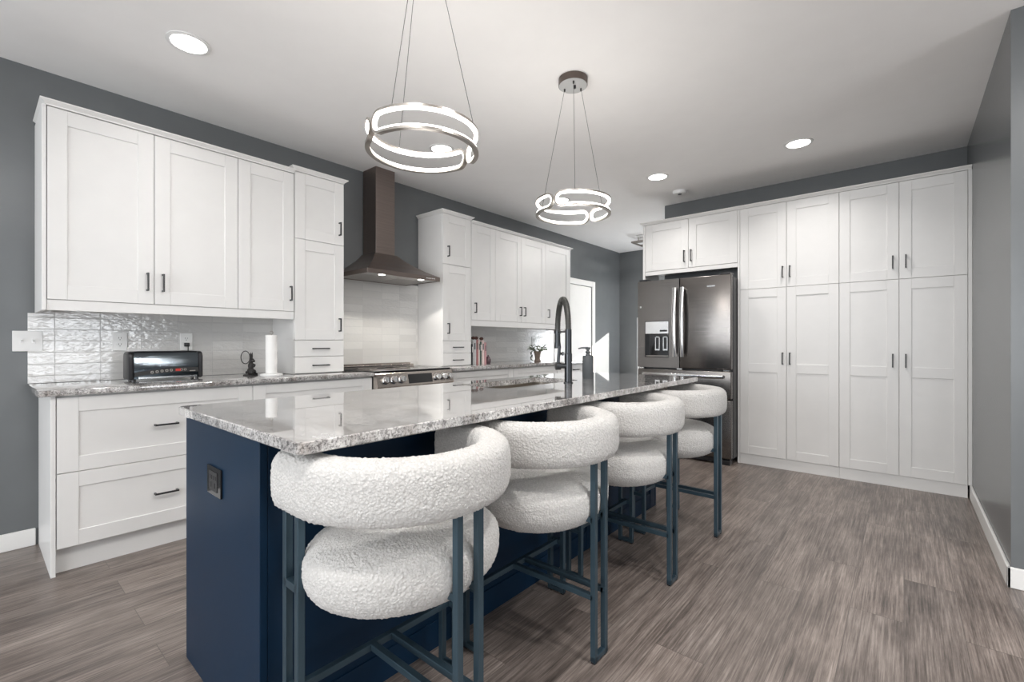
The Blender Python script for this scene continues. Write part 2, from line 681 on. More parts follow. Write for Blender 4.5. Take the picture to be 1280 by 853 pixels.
def pull(fr, u, z, length, vertical=True):
    """square bar pull with two posts"""
    mb = MB()
    h = length / 2
    t = 0.0045
    if vertical:
        fr.box(mb, u - t, u + t, 0.024, 0.033, z - h, z + h, 0.001)
        for s in (-1, 1):
            fr.box(mb, u - t, u + t, -0.001, 0.026, z + s * (h - t) - t, z + s * (h - t) + t)
    else:
        fr.box(mb, u - h, u + h, 0.024, 0.033, z - t, z + t, 0.001)
        for s in (-1, 1):
            fr.box(mb, u + s * (h - t) - t, u + s * (h - t) + t, -0.001, 0.026, z - t, z + t)
    return mb


def cabinet(name, label, cat, fr, u0, u1, z0, z1, depth, fronts, group=None, toe=None):
    """fronts: (kind, u0,u1,z0,z1, handle(u,z,len,vertical) or None, extra)"""
    t = thing(name, label, cat, fr.pt((u0 + u1) / 2, -depth / 2, 0.0 if toe else z0), group)
    mb = MB()
    fr.box(mb, u0 + 0.0008, u1 - 0.0008, -depth, -0.021, z0, z1, 0.001)
    obj('body', mb, 'white', t)
    if toe:
        mb = MB()
        fr.box(mb, u0 + 0.0008, u1 - 0.0008, -depth + 0.05, -toe, 0, z0 - 0.0005)
        obj('toe_kick', mb, 'white', t)
    for kind, a, b, c, e, hd, ex in fronts:
        if kind == 'slab':
            d = obj('drawer', slab(fr, a, b, c, e), 'white', t)
        else:
            d = obj(kind, front(fr, a, b, c, e, **(ex or {})), 'white', t)
        if hd:
            obj('handle', pull(fr, *hd), 'black', d)
    return t


L = Fr('L', XF)
U = Fr('L', XU)
P = Fr('B', YP)
DB = XF - XW - 0.002
DU = XU - XW - 0.011

# base cabinets, left of the range
cabinet('base_cabinet', 'white two-drawer base cabinet at the left end of the counter, under the toaster', 'cabinet', L,
        0.268, 1.149, 0.128, CB - 0.001, DB,
        [('drawer', 0.268, 1.149, 0.494, 0.866, (0.702, 0.683, 0.108, False), dict(stile=0.078, rail=0.074)),
         ('drawer', 0.268, 1.149, 0.128, 0.494, (0.702, 0.308, 0.108, False), dict(stile=0.078, rail=0.074))],
        'base cabinets', toe=0.05)
cabinet('base_cabinet', 'white three-drawer base cabinet just left of the range', 'cabinet', L,
        1.149, 2.001, 0.128, CB - 0.001, DB,
        [('drawer', 1.149, 2.001, 0.62, 0.866, (1.592, 0.742, 0.108, False), dict(stile=0.078, rail=0.06)),
         ('drawer', 1.149, 2.001, 0.374, 0.62, (1.592, 0.497, 0.108, False), dict(stile=0.078, rail=0.06)),
         ('drawer', 1.149, 2.001, 0.128, 0.374, (1.592, 0.25, 0.108, False), dict(stile=0.078, rail=0.06))],
        'base cabinets', toe=0.05)
mb = MB().box(XW + 0.001, 0.248, 0, XF + 0.001, 0.266, CB - 0.001, bev=0.001, seg=1)
tag(obj('end_panel', mb, 'white', base=(XF - 0.3, 0.257, 0)), 'white side panel closing the left end of the base cabinets, down to the floor', 'panel')
# right of the range
for a, b, lab, hd in ((2.785, 3.681, 'white base cabinet immediately right of the range', (3.2, 0.742)),
                      (3.681, 4.571, 'white base cabinet below the small potted plant', (4.13, 0.742)),
                      (4.571, 5.09, 'narrow white base cabinet at the right end of the counter, behind the soap bottle', (4.87, 0.80))):
    cabinet('base_cabinet', lab, 'cabinet', L, a, b, 0.128, CB - 0.001, DB,
            [('drawer', a, b, 0.62, 0.866, (hd[0], hd[1], 0.108, False), dict(stile=0.078, rail=0.06)),
             ('drawer', a, b, 0.128, 0.62, (hd[0], 0.5, 0.108, False), dict(stile=0.078, rail=0.075))],
            'base cabinets', toe=0.05)

# countertops of the wall run
def slab_top(name, label, x0, x1, y0, y1, base):
    o = obj(name, MB().box(x0, y0, CB, x1, y1, CT, bev=0.005, seg=2), 'granite', base=base, smooth=35)
    return tag(o, label, 'countertop')


slab_top('countertop', 'speckled grey granite counter left of the range, carrying the toaster', XW + 0.001, XF + 0.03, 0.203, 2.003, (-3.4, 1.1, CB))
slab_top('countertop', 'speckled grey granite counter right of the range, carrying books and plant', XW + 0.001, XF + 0.03, 2.783, 5.11, (-3.4, 3.95, CB))

# tiled backsplash
mb = MB()
mb.box(XW + 0.0005, 0.205, CT + 0.0005, XW + 0.009, 0.2505, 1.297)
mb.box(XW + 0.0005, 0.2505, CT + 0.0005, XW + 0.009, 1.886, 1.353)
mb.box(XW + 0.0005, 1.886, CT + 0.0005, XW + 0.009, 2.898, 1.70)
mb.box(XW + 0.0005, 2.898, CT + 0.0005, XW + 0.009, 5.060, 1.362)
mb.box(XW + 0.0005, 5.060, CT + 0.0005, XW + 0.009, 5.245, 1.301)
tag(obj('backsplash', mb, 'tile', base=(XW, 2.5, CT)), 'glossy white rippled wall tiles between the counter and the wall cabinets', 'backsplash')

# wall cabinets left of the hood
ZD0, ZD1 = 1.354, 2.342
HZ = 1.482
mb = MB().box(XW + 0.001, 0.233, 1.298, XU + 0.001, 0.2495, ZD1 + 0.003, bev=0.001, seg=1)
tag(obj('end_panel', mb, 'white', base=(XU - 0.2, 0.24, 1.298)), 'white side panel on the left end of the long wall cabinet, above the switch plate', 'panel')
cabinet('wall_cabinet', 'white wall cabinet with two wide shaker doors above the toaster', 'cabinet', U, 0.251, 1.137, ZD0, ZD1, DU,
        [('door', 0.251, 0.694, ZD0, ZD1, (0.660, HZ, 0.104, True), None),
         ('door', 0.694, 1.137, ZD0, ZD1, (0.733, HZ, 0.104, True), None)], 'wall cabinets')
cabinet('wall_cabinet', 'white single-door wall cabinet above the paper towel roll', 'cabinet', U, 1.137, 1.502, ZD0, ZD1, DU,
        [('door', 1.137, 1.502, ZD0, ZD1, (1.473, HZ, 0.104, True), None)], 'wall cabinets')


def rail_and_crown(fr, u0, u1, zr0, zr1, zc0, zc1, depth, l_rail, l_crown, ret0=True, ret1=True):
    if l_rail:
        mb = MB()
        fr.box(mb, u0, u1, -0.03, -0.004, zr0, zr1 - 0.001, 0.001)
        tag(obj('light_rail', mb, 'white', base=fr.pt((u0 + u1) / 2, 0, zr0)), l_rail, 'trim')
    mb = MB()
    prof = [(-depth, zc0), (0.002, zc0), (0.004, zc0 + 0.006), (0.022, zc1 - 0.008), (0.026, zc1 - 0.006), (0.026, zc1), (-depth, zc1)]
    e0 = 0.026 if ret0 else 0
    e1 = 0.026 if ret1 else 0
    # mitred sweep: front profile with returns at the ends
    tmp = bmesh.new()
    cols = []
    for uu, sgn, ee in ((u0, -1, e0), (u1, 1, e1)):
        col = []
        for n, z in prof:
            k = max(0.0, n) / 0.026
            col.append(tmp.verts.new(fr.pt(uu + sgn * ee * k, n, z)))
        cols.append(col)
    nn = len(prof)
    for i in range(nn):
        j = (i + 1) % nn
        tmp.faces.new((cols[0][i], cols[1][i], cols[1][j], cols[0][j]))
    # end returns
    for ci, (uu, sgn, ee) in enumerate(((u0, -1, e0), (u1, 1, e1))):
        col = cols[ci]
        if not ee:
            tmp.faces.new(col)
            continue
        back = [None] * nn
        for i, (n, z) in enumerate(prof):
            if i in (0, nn - 1):
                continue
            k = max(0.0, n) / 0.026
            back[i] = tmp.verts.new(fr.pt(uu + sgn * ee * k, -depth, z))
        back[0] = col[0]
        back[nn - 1] = col[nn - 1]
        for i in range(1, nn - 2):
            tmp.faces.new((col[i], col[i + 1], back[i + 1], back[i]))
        tmp.faces.new((col[0], col[1], back[1]))
        tmp.faces.new((col[nn - 1], col[nn - 2], back[nn - 2]))
        tmp.faces.new(back)
    bmesh.ops.remove_doubles(tmp, verts=list(tmp.verts), dist=1e-6)
    bmesh.ops.recalc_face_normals(tmp, faces=list(tmp.faces))
    mb.merge(tmp)
    tag(obj('crown_molding', mb, 'trim', base=fr.pt((u0 + u1) / 2, 0, zc0)), l_crown, 'trim')


rail_and_crown(U, 0.251, 1.502, 1.299, ZD0, ZD1 + 0.003, ZD1 + 0.030, DU,
               'white light rail under the wall cabinets above the toaster',
               'thin white crown trim along the wall cabinets above the toaster', True, False)

# two towers standing on the counter either side of the hood
for (a, b, hu, who) in ((1.505, 1.886, 1.846, 'left'), (2.896, 3.272, 2.957, 'right')):
    mu = (a + b) / 2
    cabinet('tower_cabinet', 'white tower cabinet standing on the counter just %s of the range hood' % who,
            'cabinet', U, a, b, CT + 0.0005, 2.366, DU,
            [('door', a, b, 1.885, 2.366, (hu, 2.008, 0.102, True), None),
             ('door', a, b, 1.151, 1.885, (hu, 1.269, 0.102, True), None),
             ('slab', a, b, 1.030, 1.151, (mu, 1.089, 0.122, False), None),
             ('slab', a, b, 0.909, 1.030, (mu, 0.965, 0.122, False), None)], 'tower cabinets')
    rail_and_crown(U, a, b, 0, 0, 2.368, 2.397, DU, None, 'thin white crown trim on the tower cabinet %s of the hood' % who)

# wall cabinets right of the hood
y0, y1, y2, y3, y4 = 3.276, 3.633, 4.076, 4.538, 5.065
cabinet('wall_cabinet', 'white single-door wall cabinet above the books', 'cabinet', U, y0, y1, ZD0 + 0.01, ZD1, DU,
        [('door', y0, y1, ZD0 + 0.01, ZD1, (3.322, 1.488, 0.102, True), None)], 'wall cabinets')
cabinet('wall_cabinet', 'white two-door wall cabinet between the books and the potted plant', 'cabinet', U, y1, y3, ZD0 + 0.01, ZD1, DU,
        [('door', y1, y2, ZD0 + 0.01, ZD1, (4.045, 1.488, 0.102, True), None),
         ('door', y2, y3, ZD0 + 0.01, ZD1, (4.118, 1.488, 0.102, True), None)], 'wall cabinets')
cabinet('wall_cabinet', 'white wall cabinet nearest the white door, behind the faucet', 'cabinet', U, y3, y4, ZD0 + 0.01, ZD1, DU,
        [('door', y3, y4, ZD0 + 0.01, ZD1, (4.585, 1.488, 0.102, True), None)], 'wall cabinets')
mb = MB().box(XW + 0.010, y4 + 0.001, 1.302, XU + 0.001, y4 + 0.018, ZD1 + 0.003, bev=0.001, seg=1)
tag(obj('end_panel', mb, 'white', base=(XU - 0.2, y4 + 0.01, 1.302)), 'white side panel on the wall cabinet nearest the white door', 'panel')
rail_and_crown(U, y0, y4 + 0.02, 1.303, ZD0 + 0.01, ZD1 + 0.003, ZD1 + 0.026, DU,
               'white light rail under the wall cabinets above books and plant',
               'thin white crown trim along the wall cabinets above books and plant', False, True)

# pantry wall
PX = (-1.178, -0.796, -0.413, -0.030, 0.353)
DP = YB - YP - 0.002
for k, lab, cs in ((0, 'tall white double-door pantry right beside the fridge', (-0.028, 0.028)),
                   (2, 'tall white double-door pantry in the corner by the grey right wall', (-0.038, 0.040))):
    a, m, b = PX[k], PX[k + 1], PX[k + 2]
    fs = []
    for (p, q, h) in ((a, m, m + cs[0]), (m, b, m + cs[1])):
        fs.append(('door', p, q, 1.6285, 2.388, (h, 1.763, 0.102, True), dict(stile=0.072, rail=0.078)))
        fs.append(('door', p, q, 0.094, 1.6285, (h, 0.992, 0.107, True), dict(stile=0.072, rail=0.078, mid=(0.862, 0.942))))
    cabinet('pantry_cabinet', lab, 'cabinet', P, a, b, 0.094, 2.389, DP, fs, 'tall pantry cabinets', toe=0.012)
cabinet('wall_cabinet', 'white two-door cabinet above the stainless fridge', 'cabinet', P, -2.1165, -1.198, 1.89, 2.389, DP,
        [('door', -2.1165, -1.658, 1.89, 2.388, (-1.697, 2.01, 0.118, True), None),
         ('door', -1.658, -1.198, 1.89, 2.388, (-1.628, 2.01, 0.118, True), None)], 'wall cabinets')
mb = MB()
P.box(mb, -2.116, -1.199, -0.03, -0.004, 1.849, 1.889, 0.001)
tag(obj('light_rail', mb, 'white', base=P.pt(-1.66, 0, 1.849)), 'white rail closing the gap over the stainless fridge', 'trim')
mb = MB()
P.box(mb, -2.143, -2.1175, -DP, 0.0, 0, 2.386, 0.001)
tag(obj('end_panel', mb, 'white', base=P.pt(-2.13, -0.2, 0)), 'white full-height panel on the left side of the stainless fridge', 'panel')
mb = MB()
P.box(mb, -1.197, -1.179, -DP, 0.0, 0, 2.386, 0.001)
tag(obj('end_panel', mb, 'white', base=P.pt(-1.188, -0.2, 0)), 'white full-height panel between the fridge and the pantry doors', 'panel')
mb = MB()
P.box(mb, 0.354, XR - 0.0005, -DP, 0.001, 0.096, 2.389, 0.001)
tag(obj('filler_panel', mb, 'white', base=P.pt(0.365, -0.2, 0.1)), 'narrow white filler strip between the pantry and the grey right wall', 'panel')
rail_and_crown(P, -2.143, XR - 0.003, 0, 0, 2.39, 2.417, DP, None, 'long thin white crown trim over the fridge and pantry', True, False)

# ------------------------------------------------------------------ range hood
hy0, hy1, hxf = 2.012, 2.752, -3.20
hc = (hy0 + hy1) / 2
hood = thing('range_hood', 'dark bronze stainless chimney range hood between the two tower cabinets', 'range hood', (XW + 0.25, hc, 1.685))
mb = MB()
mb.box(XW + 0.0095, hc - 0.0975, 1.90, -3.497, hc + 0.0975, ZC - 0.0005, bev=0.002, seg=1)
obj('chimney', mb, 'hood', hood)
tmp = bmesh.new()
b0 = [(XW + 0.0095, hy0, 1.7215), (hxf, hy0, 1.7215), (hxf, hy1, 1.7215), (XW + 0.0095, hy1, 1.7215)]
cy0, cy1 = hc - 0.112, hc + 0.112
t0 = [(XW + 0.0095, cy0, 1.915), (-3.484, cy0, 1.915), (-3.484, cy1, 1.915), (XW + 0.0095, cy1, 1.915)]
# slightly concave pyramid
rings = []
for f_, k_ in ((0, 0), (0.25, 0.33), (0.5, 0.60), (0.75, 0.82), (1, 1)):
    rings.append([tmp.verts.new(tuple(b0[i][j] + (t0[i][j] - b0[i][j]) * (f_ if j == 2 else k_) for j in range(3))) for i in range(4)])
for A, B in zip(rings, rings[1:]):
    for i in range(4):
        tmp.faces.new((A[i], A[(i + 1) % 4], B[(i + 1) % 4], B[i]))
tmp.faces.new(rings[0][::-1])
tmp.faces.new(rings[-1])
bmesh.ops.recalc_face_normals(tmp, faces=list(tmp.faces))
obj('canopy', MB().merge(tmp), 'hood', hood)
mb = MB()
x0 = XW + 0.0095
mb.box(hxf - 0.012, hy0, 1.686, hxf + 0.002, hy1, 1.7213, bev=0.001, seg=1)
mb.box(x0, hy0, 1.686, x0 + 0.012, hy1, 1.7213)
mb.box(x0 + 0.012, hy0, 1.686, hxf - 0.012, hy0 + 0.012, 1.7213)
mb.box(x0 + 0.012, hy1 - 0.012, 1.686, hxf - 0.012, hy1, 1.7213)
obj('rim', mb, 'hood', hood)
for s in (0, 1):
    ya = hy0 + 0.016 + s * (hy1 - hy0 - 0.03) / 2
    yb = ya + (hy1 - hy0 - 0.036) / 2
    mb = MB()
    mb.box(x0 + 0.016, ya, 1.690, hxf - 0.10, yb, 1.697, bev=0.002, seg=1)
    for q in range(9):
        xx = x0 + 0.04 + q * 0.037
        mb.box(xx, ya + 0.02, 1.688, xx + 0.012, yb - 0.02, 1.691)
    obj('filter', mb, 'grease', hood)
mb = MB().box(hxf - 0.098, hy0 + 0.013, 1.690, hxf - 0.013, hy1 - 0.013, 1.697)
obj('lamp_panel', mb, 'grease', hood)
for yy in (hc - 0.20, hc + 0.20):
    mb = MB().lathe([(0, 0), (0.024, 0), (0.027, 0.003), (0.027, 0.004), (0, 0.004)], (hxf - 0.055, yy, 1.6865), 20)
    lp = obj('lamp', mb, 'hoodled', hood)
    ld = bpy.data.lights.new('hood_spot', 'SPOT')
    ld.energy = 10.5
    ld.spot_size = R(118)
    ld.spot_blend = 0.25
    ld.shadow_soft_size = 0.02
    ld.color = (1, 0.95, 0.88)
    lo = bpy.data.objects.new('hood_spot', ld)
    COL.objects.link(lo)
    lo.parent = hood
    lo.location = Vector((hxf - 0.055, yy, 1.680)) - hood.location
for q in range(5):
    mb = MB().box(hxf + 0.002, hy1 - 0.155 + q * 0.021, 1.699, hxf + 0.004, hy1 - 0.143 + q * 0.021, 1.709)
    obj('button', mb, 'chrome', hood)

# ------------------------------------------------------------------ range
ry0, ry1 = 2.006, 2.780
rc = (ry0 + ry1) / 2
rng = thing('kitchen_range', 'stainless slide-in kitchen range with six knobs under the bronze hood', 'range', (-3.4, rc, 0))
mb = MB().box(XW + 0.012, ry0, 0.10, XF - 0.002, ry1, 0.895, bev=0.002, seg=1)
obj('body', mb, 'black', rng)
mb = MB()
mb.box(XW + 0.10, ry0 - 0.0005, 0.8955, XF + 0.026, ry1 + 0.0005, 0.912, bev=0.003, seg=1)
obj('cooktop', mb, 'black_gloss', rng)
for (yy, xx, r_) in ((rc - 0.19, -3.28, 0.10), (rc + 0.19, -3.28, 0.08), (rc - 0.19, -3.50, 0.075), (rc + 0.19, -3.50, 0.10)):
    mb = MB().tube([(xx + r_ * math.cos(k * math.pi / 24), yy + r_ * math.sin(k * math.pi / 24), 0.9124) for k in range(48)], 0.001, 4, closed=True)
    obj('burner_marking', mb, 'nickel', rng)
mb = MB()
mb.box(XW + 0.0095, ry0 + 0.004, 0.897, XW + 0.099, ry1 - 0.004, 0.932, bev=0.004, seg=2)
for q in range(3):
    mb.box(XW + 0.02 + q * 0.025, ry0 + 0.03, 0.932, XW + 0.033 + q * 0.025, ry1 - 0.03, 0.945, bev=0.002, seg=1)
rv = obj('rear_vent', mb, 'range', rng)
mb = MB()
mb.box(XW + 0.099, ry0 + 0.05, 0.918, XW + 0.100, ry1 - 0.05, 0.926)
obj('vent_slot', mb, 'black', rv)
# sloped control panel
mb = MB().prism([(-3.113, 0.778), (-3.052, 0.778), (-3.046, 0.790), (-3.070, 0.888), (-3.080, 0.895), (-3.113, 0.895)], 'y', ry0, ry1)
cp = obj('control_panel', mb, 'range', rng)
nrm = Vector((0.098, 0, 0.024)).normalized()
mb = MB()
A = Vector((-3.049, 0, 0.802)); B = Vector((-3.066, 0, 0.876))
tmp = bmesh.new()
vs = [tmp.verts.new(Vector((p.x, yy, p.z)) + nrm * 0.002) for p, yy in ((A, 2.30), (A, 2.545), (B, 2.545), (B, 2.30))]
vb = [tmp.verts.new(v.co - nrm * 0.005) for v in vs]
tmp.faces.new(vs)
for i in range(4):
    tmp.faces.new((vs[i], vb[i], vb[(i + 1) % 4], vs[(i + 1) % 4]))
bmesh.ops.recalc_face_normals(tmp, faces=list(tmp.faces))
obj('display', MB().merge(tmp), M['black_gloss'], cp)
for yy in (2.085, 2.16, 2.235, 2.595, 2.665, 2.735):
    p = Vector((-3.0575, yy, 0.838))
    mb = MB().lathe([(0, -0.002), (0.031, -0.002), (0.031, 0.004), (0.026, 0.006), (0.0245, 0.030), (0.022, 0.034), (0, 0.034)], p, 24, axis=nrm)
    kb = obj('knob', mb, 'chrome', cp, smooth=40)
    mb = MB()
    q = p + nrm * 0.034
    mb.box(q.x - 0.004, yy - 0.004, q.z - 0.02, q.x + 0.006, yy + 0.004, q.z + 0.02, bev=0.001, seg=1)
    obj('grip', mb, 'chrome', kb)
mb = MB().box(XF - 0.001, ry0 + 0.004, 0.21, -3.062, ry1 - 0.004, 0.772, bev=0.004)
dd = obj('oven_door', mb, 'range', rng)
mb = MB().box(-3.0625, ry0 + 0.09, 0.30, -3.0605, ry1 - 0.09, 0.62)
obj('oven_window', mb, 'black_gloss', dd)
mb = MB().tube([(-3.02, ry0 + 0.05, 0.72), (-3.02, ry1 - 0.05, 0.72)], 0.011, 12)
for yy in (ry0 + 0.08, ry1 - 0.08):
    mb.box(-3.062, yy - 0.01, 0.712, -3.02, yy + 0.01, 0.728)
obj('oven_handle', mb, 'chrome', dd, smooth=40)
mb = MB().box(XF - 0.001, ry0 + 0.004, 0.10, -3.065, ry1 - 0.004, 0.20, bev=0.003)
obj('warming_drawer', mb, 'range', rng)
for xx in (-3.62, -3.16):
    for yy in (ry0 + 0.05, ry1 - 0.05):
        obj('foot', MB().lathe([(0, 0), (0.018, 0), (0.018, 0.02), (0.01, 0.03), (0.01, 0.102), (0, 0.102)], (xx, yy, 0), 12), 'black', rng)

# ------------------------------------------------------------------ fridge
FY = 4.50
fr = thing('refrigerator', 'dark stainless french-door refrigerator with water dispenser, left of the pantry', 'refrigerator', (-1.66, 4.8, 0))
mb = MB().box(-2.095, FY + 0.062, 0.055, -1.202, YB - 0.004, 1.745, bev=0.004, seg=1)
obj('cabinet_body', mb, 'black', fr)
fx0, fxm, fx1 = -2.111, -1.6765, -1.203
FZ = 0.884


def fdoor(x0, x1, z0, z1, cut=None):
    mb = MB()
    if cut:
        cx0, cx1, cz0, cz1 = cut
        mb.box(x0, FY, z0, cx0, FY + 0.058, z1)
        mb.box(cx1, FY, z0, x1, FY + 0.058, z1)
        mb.box(cx0, FY, z0, cx1, FY + 0.058, cz0)
        mb.box(cx0, FY, cz1, cx1, FY + 0.058, z1)
        bmesh.ops.remove_doubles(mb.bm, verts=list(mb.bm.verts), dist=1e-5)
    else:
        mb.box(x0, FY, z0, x1, FY + 0.058, z1, bev=0.008, seg=3)
    return mb


dcut = (-2.034, -1.782, 0.985, 1.352)
dl = obj('door', fdoor(fx0, fxm - 0.003, FZ, 1.764, dcut), 'fridge', fr)
dl['label'] = 'left fridge door with the water and ice dispenser'
d2 = obj('door', fdoor(fxm + 0.003, fx1, FZ, 1.764), 'fridge', fr, smooth=40)
d2['label'] = 'right fridge door with a small bright logo'


def fhandle(xc, sgn):
    pts = []
    for k in range(17):
        t = k / 16
        pts.append((xc, FY - 0.034 - 0.022 * math.sin(math.pi * t), 0.995 + (1.672 - 0.995) * t))
    mb = MB().tube(pts, 1.0, sec=[(0.010, -0.015), (0.010, 0.015), (-0.006, 0.017), (-0.010, 0.010), (-0.010, -0.010), (-0.006, -0.017)], up=(0, 1, 0))
    for z in (1.005, 1.655):
        mb.box(xc - 0.012, FY - 0.04, z - 0.006, xc + 0.012, FY + 0.001, z + 0.018)
    return mb


obj('handle', fhandle(-1.714, 1), 'chrome', dl, smooth=40)
obj('handle', fhandle(-1.638, 1), 'chrome', d2, smooth=40)
x0, x1, z0, z1 = dcut
mb = MB()
mb.box(x0, FY + 0.05, z0, x1, FY + 0.056, z1)
mb.box(x0, FY + 0.002, z0, x0 + 0.006, FY + 0.05, z1)
mb.box(x1 - 0.006, FY + 0.002, z0, x1, FY + 0.05, z1)
mb.box(x0, FY + 0.001, z0, x1, FY + 0.05, z0 + 0.01)
dn = obj('dispenser_niche', mb, 'black_gloss', dl)
mb = MB().box(x0 + 0.002, FY + 0.001, 1.222, x1 - 0.002, FY + 0.05, z1 - 0.002, bev=0.004, seg=1)
obj('dispenser_panel', mb, 'chrome', dl)
mb = MB()
mb.box(-1.875, FY - 0.002, 1.245, -1.800, FY + 0.002, 1.262, bev=0.001, seg=1)
mb.box(-1.872, FY + 0.02, 1.196, -1.80, FY + 0.045, 1.222)
obj('dispenser_spout', mb, 'black', dl)
for xx in (-1.915, -1.833):
    mb = MB()
    w_, h0, h1 = 0.024, 1.055, 1.195
    mb.box(xx - w_, FY + 0.035, h0, xx - w_ + 0.008, FY + 0.043, h1)
    mb.box(xx + w_ - 0.008, FY + 0.035, h0, xx + w_, FY + 0.043, h1)
    mb.box(xx - w_, FY + 0.035, h1 - 0.008, xx + w_, FY + 0.043, h1)
    mb.box(xx - w_, FY + 0.033, h0, xx + w_, FY + 0.044, h0 + 0.015)
    obj('dispenser_paddle', mb, 'chrome', dl)
mb = MB().box(x0 + 0.012, FY + 0.004, z0 + 0.0105, x1 - 0.012, FY + 0.048, z0 + 0.018)
obj('drip_tray', mb, 'nickel', dl)
mb = MB()     # small bright word mark
random.seed(4)
xx = -1.415
for q in range(9):
    ww = random.uniform(0.0065, 0.010)
    mb.box(xx, FY - 0.0012, 1.659 - (0.006 if q == 4 else 0), xx + ww - 0.0015, FY + 0.001, 1.671 + (0.004 if q in (0, 3) else 0))
    xx += ww
obj('logo', mb, 'chrome', d2)
mb = MB().lathe([(0, 0), (0.010, 0), (0.010, 0.002), (0, 0.002)], (-2.078, FY + 0.0005, 1.50), 16, axis=(0, -1, 0))
obj('badge', mb, 'chrome', dl)
for nm, z0, z1 in (('freezer_drawer', 0.612, 0.866), ('freezer_drawer', 0.062, 0.600)):
    mb = MB().box(fx0, FY, z0, fx1, FY + 0.058, z1, bev=0.008, seg=3)
    dw = obj(nm, mb, 'fridge', fr, smooth=40)
    zz = z1 - 0.048
    pts = [(fx0 + 0.075 + (fx1 - fx0 - 0.14) * k / 16, FY - 0.032 - 0.018 * math.sin(math.pi * k / 16), zz) for k in range(17)]
    mb = MB().tube(pts, 1.0, sec=[(0.010, -0.015), (0.010, 0.015), (-0.006, 0.017), (-0.010, 0.010), (-0.010, -0.010), (-0.006, -0.017)], up=(0, 1, 0))
    for s in (pts[0], pts[-1]):
        mb.box(s[0] - 0.012, FY - 0.036, zz - 0.010, s[0] + 0.012, FY + 0.001, zz + 0.010)
    obj('handle', mb, 'chrome', dw, smooth=40)
mb = MB()
for xa in (fx0 + 0.01, fxm - 0.03, fx1 - 0.07):
    mb.box(xa, FY + 0.004, 0.8675, xa + 0.055, FY + 0.05, 0.8825, bev=0.003, seg=1)
obj('hinge', mb, 'chrome', fr)
mb = MB()
for xa in (fx0 + 0.01, fx1 - 0.10):
    mb.box(xa, FY + 0.01, 1.7645, xa + 0.09, FY + 0.12, 1.785, bev=0.004, seg=1)
obj('top_hinge', mb, 'black', fr)
mb = MB().box(fx0 + 0.02, FY + 0.03, 0.012, fx1 - 0.02, FY + 0.07, 0.056, bev=0.003, seg=1)
obj('kick_grille', mb, 'black', fr)
for xa in (fx0 + 0.02, fx1 - 0.12):
    mb = MB().box(xa, FY + 0.012, 0, xa + 0.105, FY + 0.10, 0.045, bev=0.006, seg=2)
    obj('foot', mb, 'black', fr)
obj('foot', MB().box(fx0 + 0.1, 4.95, 0, fx1 - 0.1, 5.02, 0.056), 'black', fr)

# ------------------------------------------------------------------ island
IX0, IX1 = -1.967, -1.318
IY0, IY1 = 0.503, 3.10
isl = thing('kitchen_island', 'navy blue kitchen island base under the long granite top', 'kitchen island', ((IX0 + IX1) / 2, 1.8, 0))
mb = MB().box(IX0, IY0, 0, IX1, IY0 + 0.02, CB - 0.001, bev=0.001, seg=1)
ep = obj('end_panel', mb, 'navy', isl)
mb = MB().box(IX0, IY1 - 0.02, 0, IX1, IY1, CB - 0.001, bev=0.001, seg=1)
obj('end_panel', mb, 'navy', isl)
mb = MB()
mb.box(IX0 + 0.02, IY0 + 0.021, 0.11, -1.340, IY1 - 0.021, 0.66)
mb.box(IX0 + 0.02, IY0 + 0.021, 0.66, -1.340, 1.60, CB - 0.001)
mb.box(IX0 + 0.02, 2.52, 0.66, -1.340, IY1 - 0.021, CB - 0.001)
mb.box(IX0 + 0.02, 1.60, 0.66, IX0 + 0.06, 2.52, CB - 0.001)
mb.box(IX0 + 0.06, IY0 + 0.021, 0, -1.345, IY1 - 0.021, 0.11)
obj('body', mb, 'navy', isl)
mb = MB().box(-1.339, IY0 + 0.021, 0, -1.326, IY1 - 0.021, CB - 0.001)
bp = obj('back_panel', mb, 'navy', isl)
for ya, yb in ((IY0 + 0.021, 0.60), (1.33, 1.37), (2.18, 2.22), (3.01, IY1 - 0.021)):
    obj('batten', MB().box(-1.326, ya, 0, -1.319, yb, CB - 0.001, bev=0.001, seg=1), 'navy', bp)
mb = MB().box(-1.3255, 0.60, 0.0, -1.321, 3.01, 0.10, bev=0.001, seg=1)
obj('base_rail', mb, 'navy', bp)
ID = Fr('L', 0)
for k, (ya, yb) in enumerate(((0.525, 1.35), (1.35, 2.25), (2.25, 3.078))):
    ym = (ya + yb) / 2
    for p, q, hu in ((ya, ym, ym - 0.035), (ym, yb, ym + 0.035)):
        mb = MB()
        t_ = 0.075
        X = IX0 + 0.0195
        mb.box(X - 0.010, p + 0.02, 0.13, X - 0.001, q - 0.02, 0.85)
        for a_, b_, c_, e_ in ((p + G, p + t_, 0.115, 0.868), (q - t_, q - G, 0.115, 0.868), (p + t_, q - t_, 0.115, 0.19), (p + t_, q - t_, 0.793, 0.868)):
            mb.box(X - 0.0185, a_, c_, X - 0.001, b_, e_, bev=0.001, seg=1)
        d_ = obj('door', mb, 'navy', isl)
        mb = MB()
        mb.box(X - 0.052, hu - 0.0045, 0.68, X - 0.043, hu + 0.0045, 0.80)
        mb.box(X - 0.046, hu - 0.0045, 0.685, X - 0.0184, hu + 0.0045, 0.694)
        mb.box(X - 0.046, hu - 0.0045, 0.786, X - 0.0184, hu + 0.0045, 0.795)
        obj('handle', mb, 'black', d_)

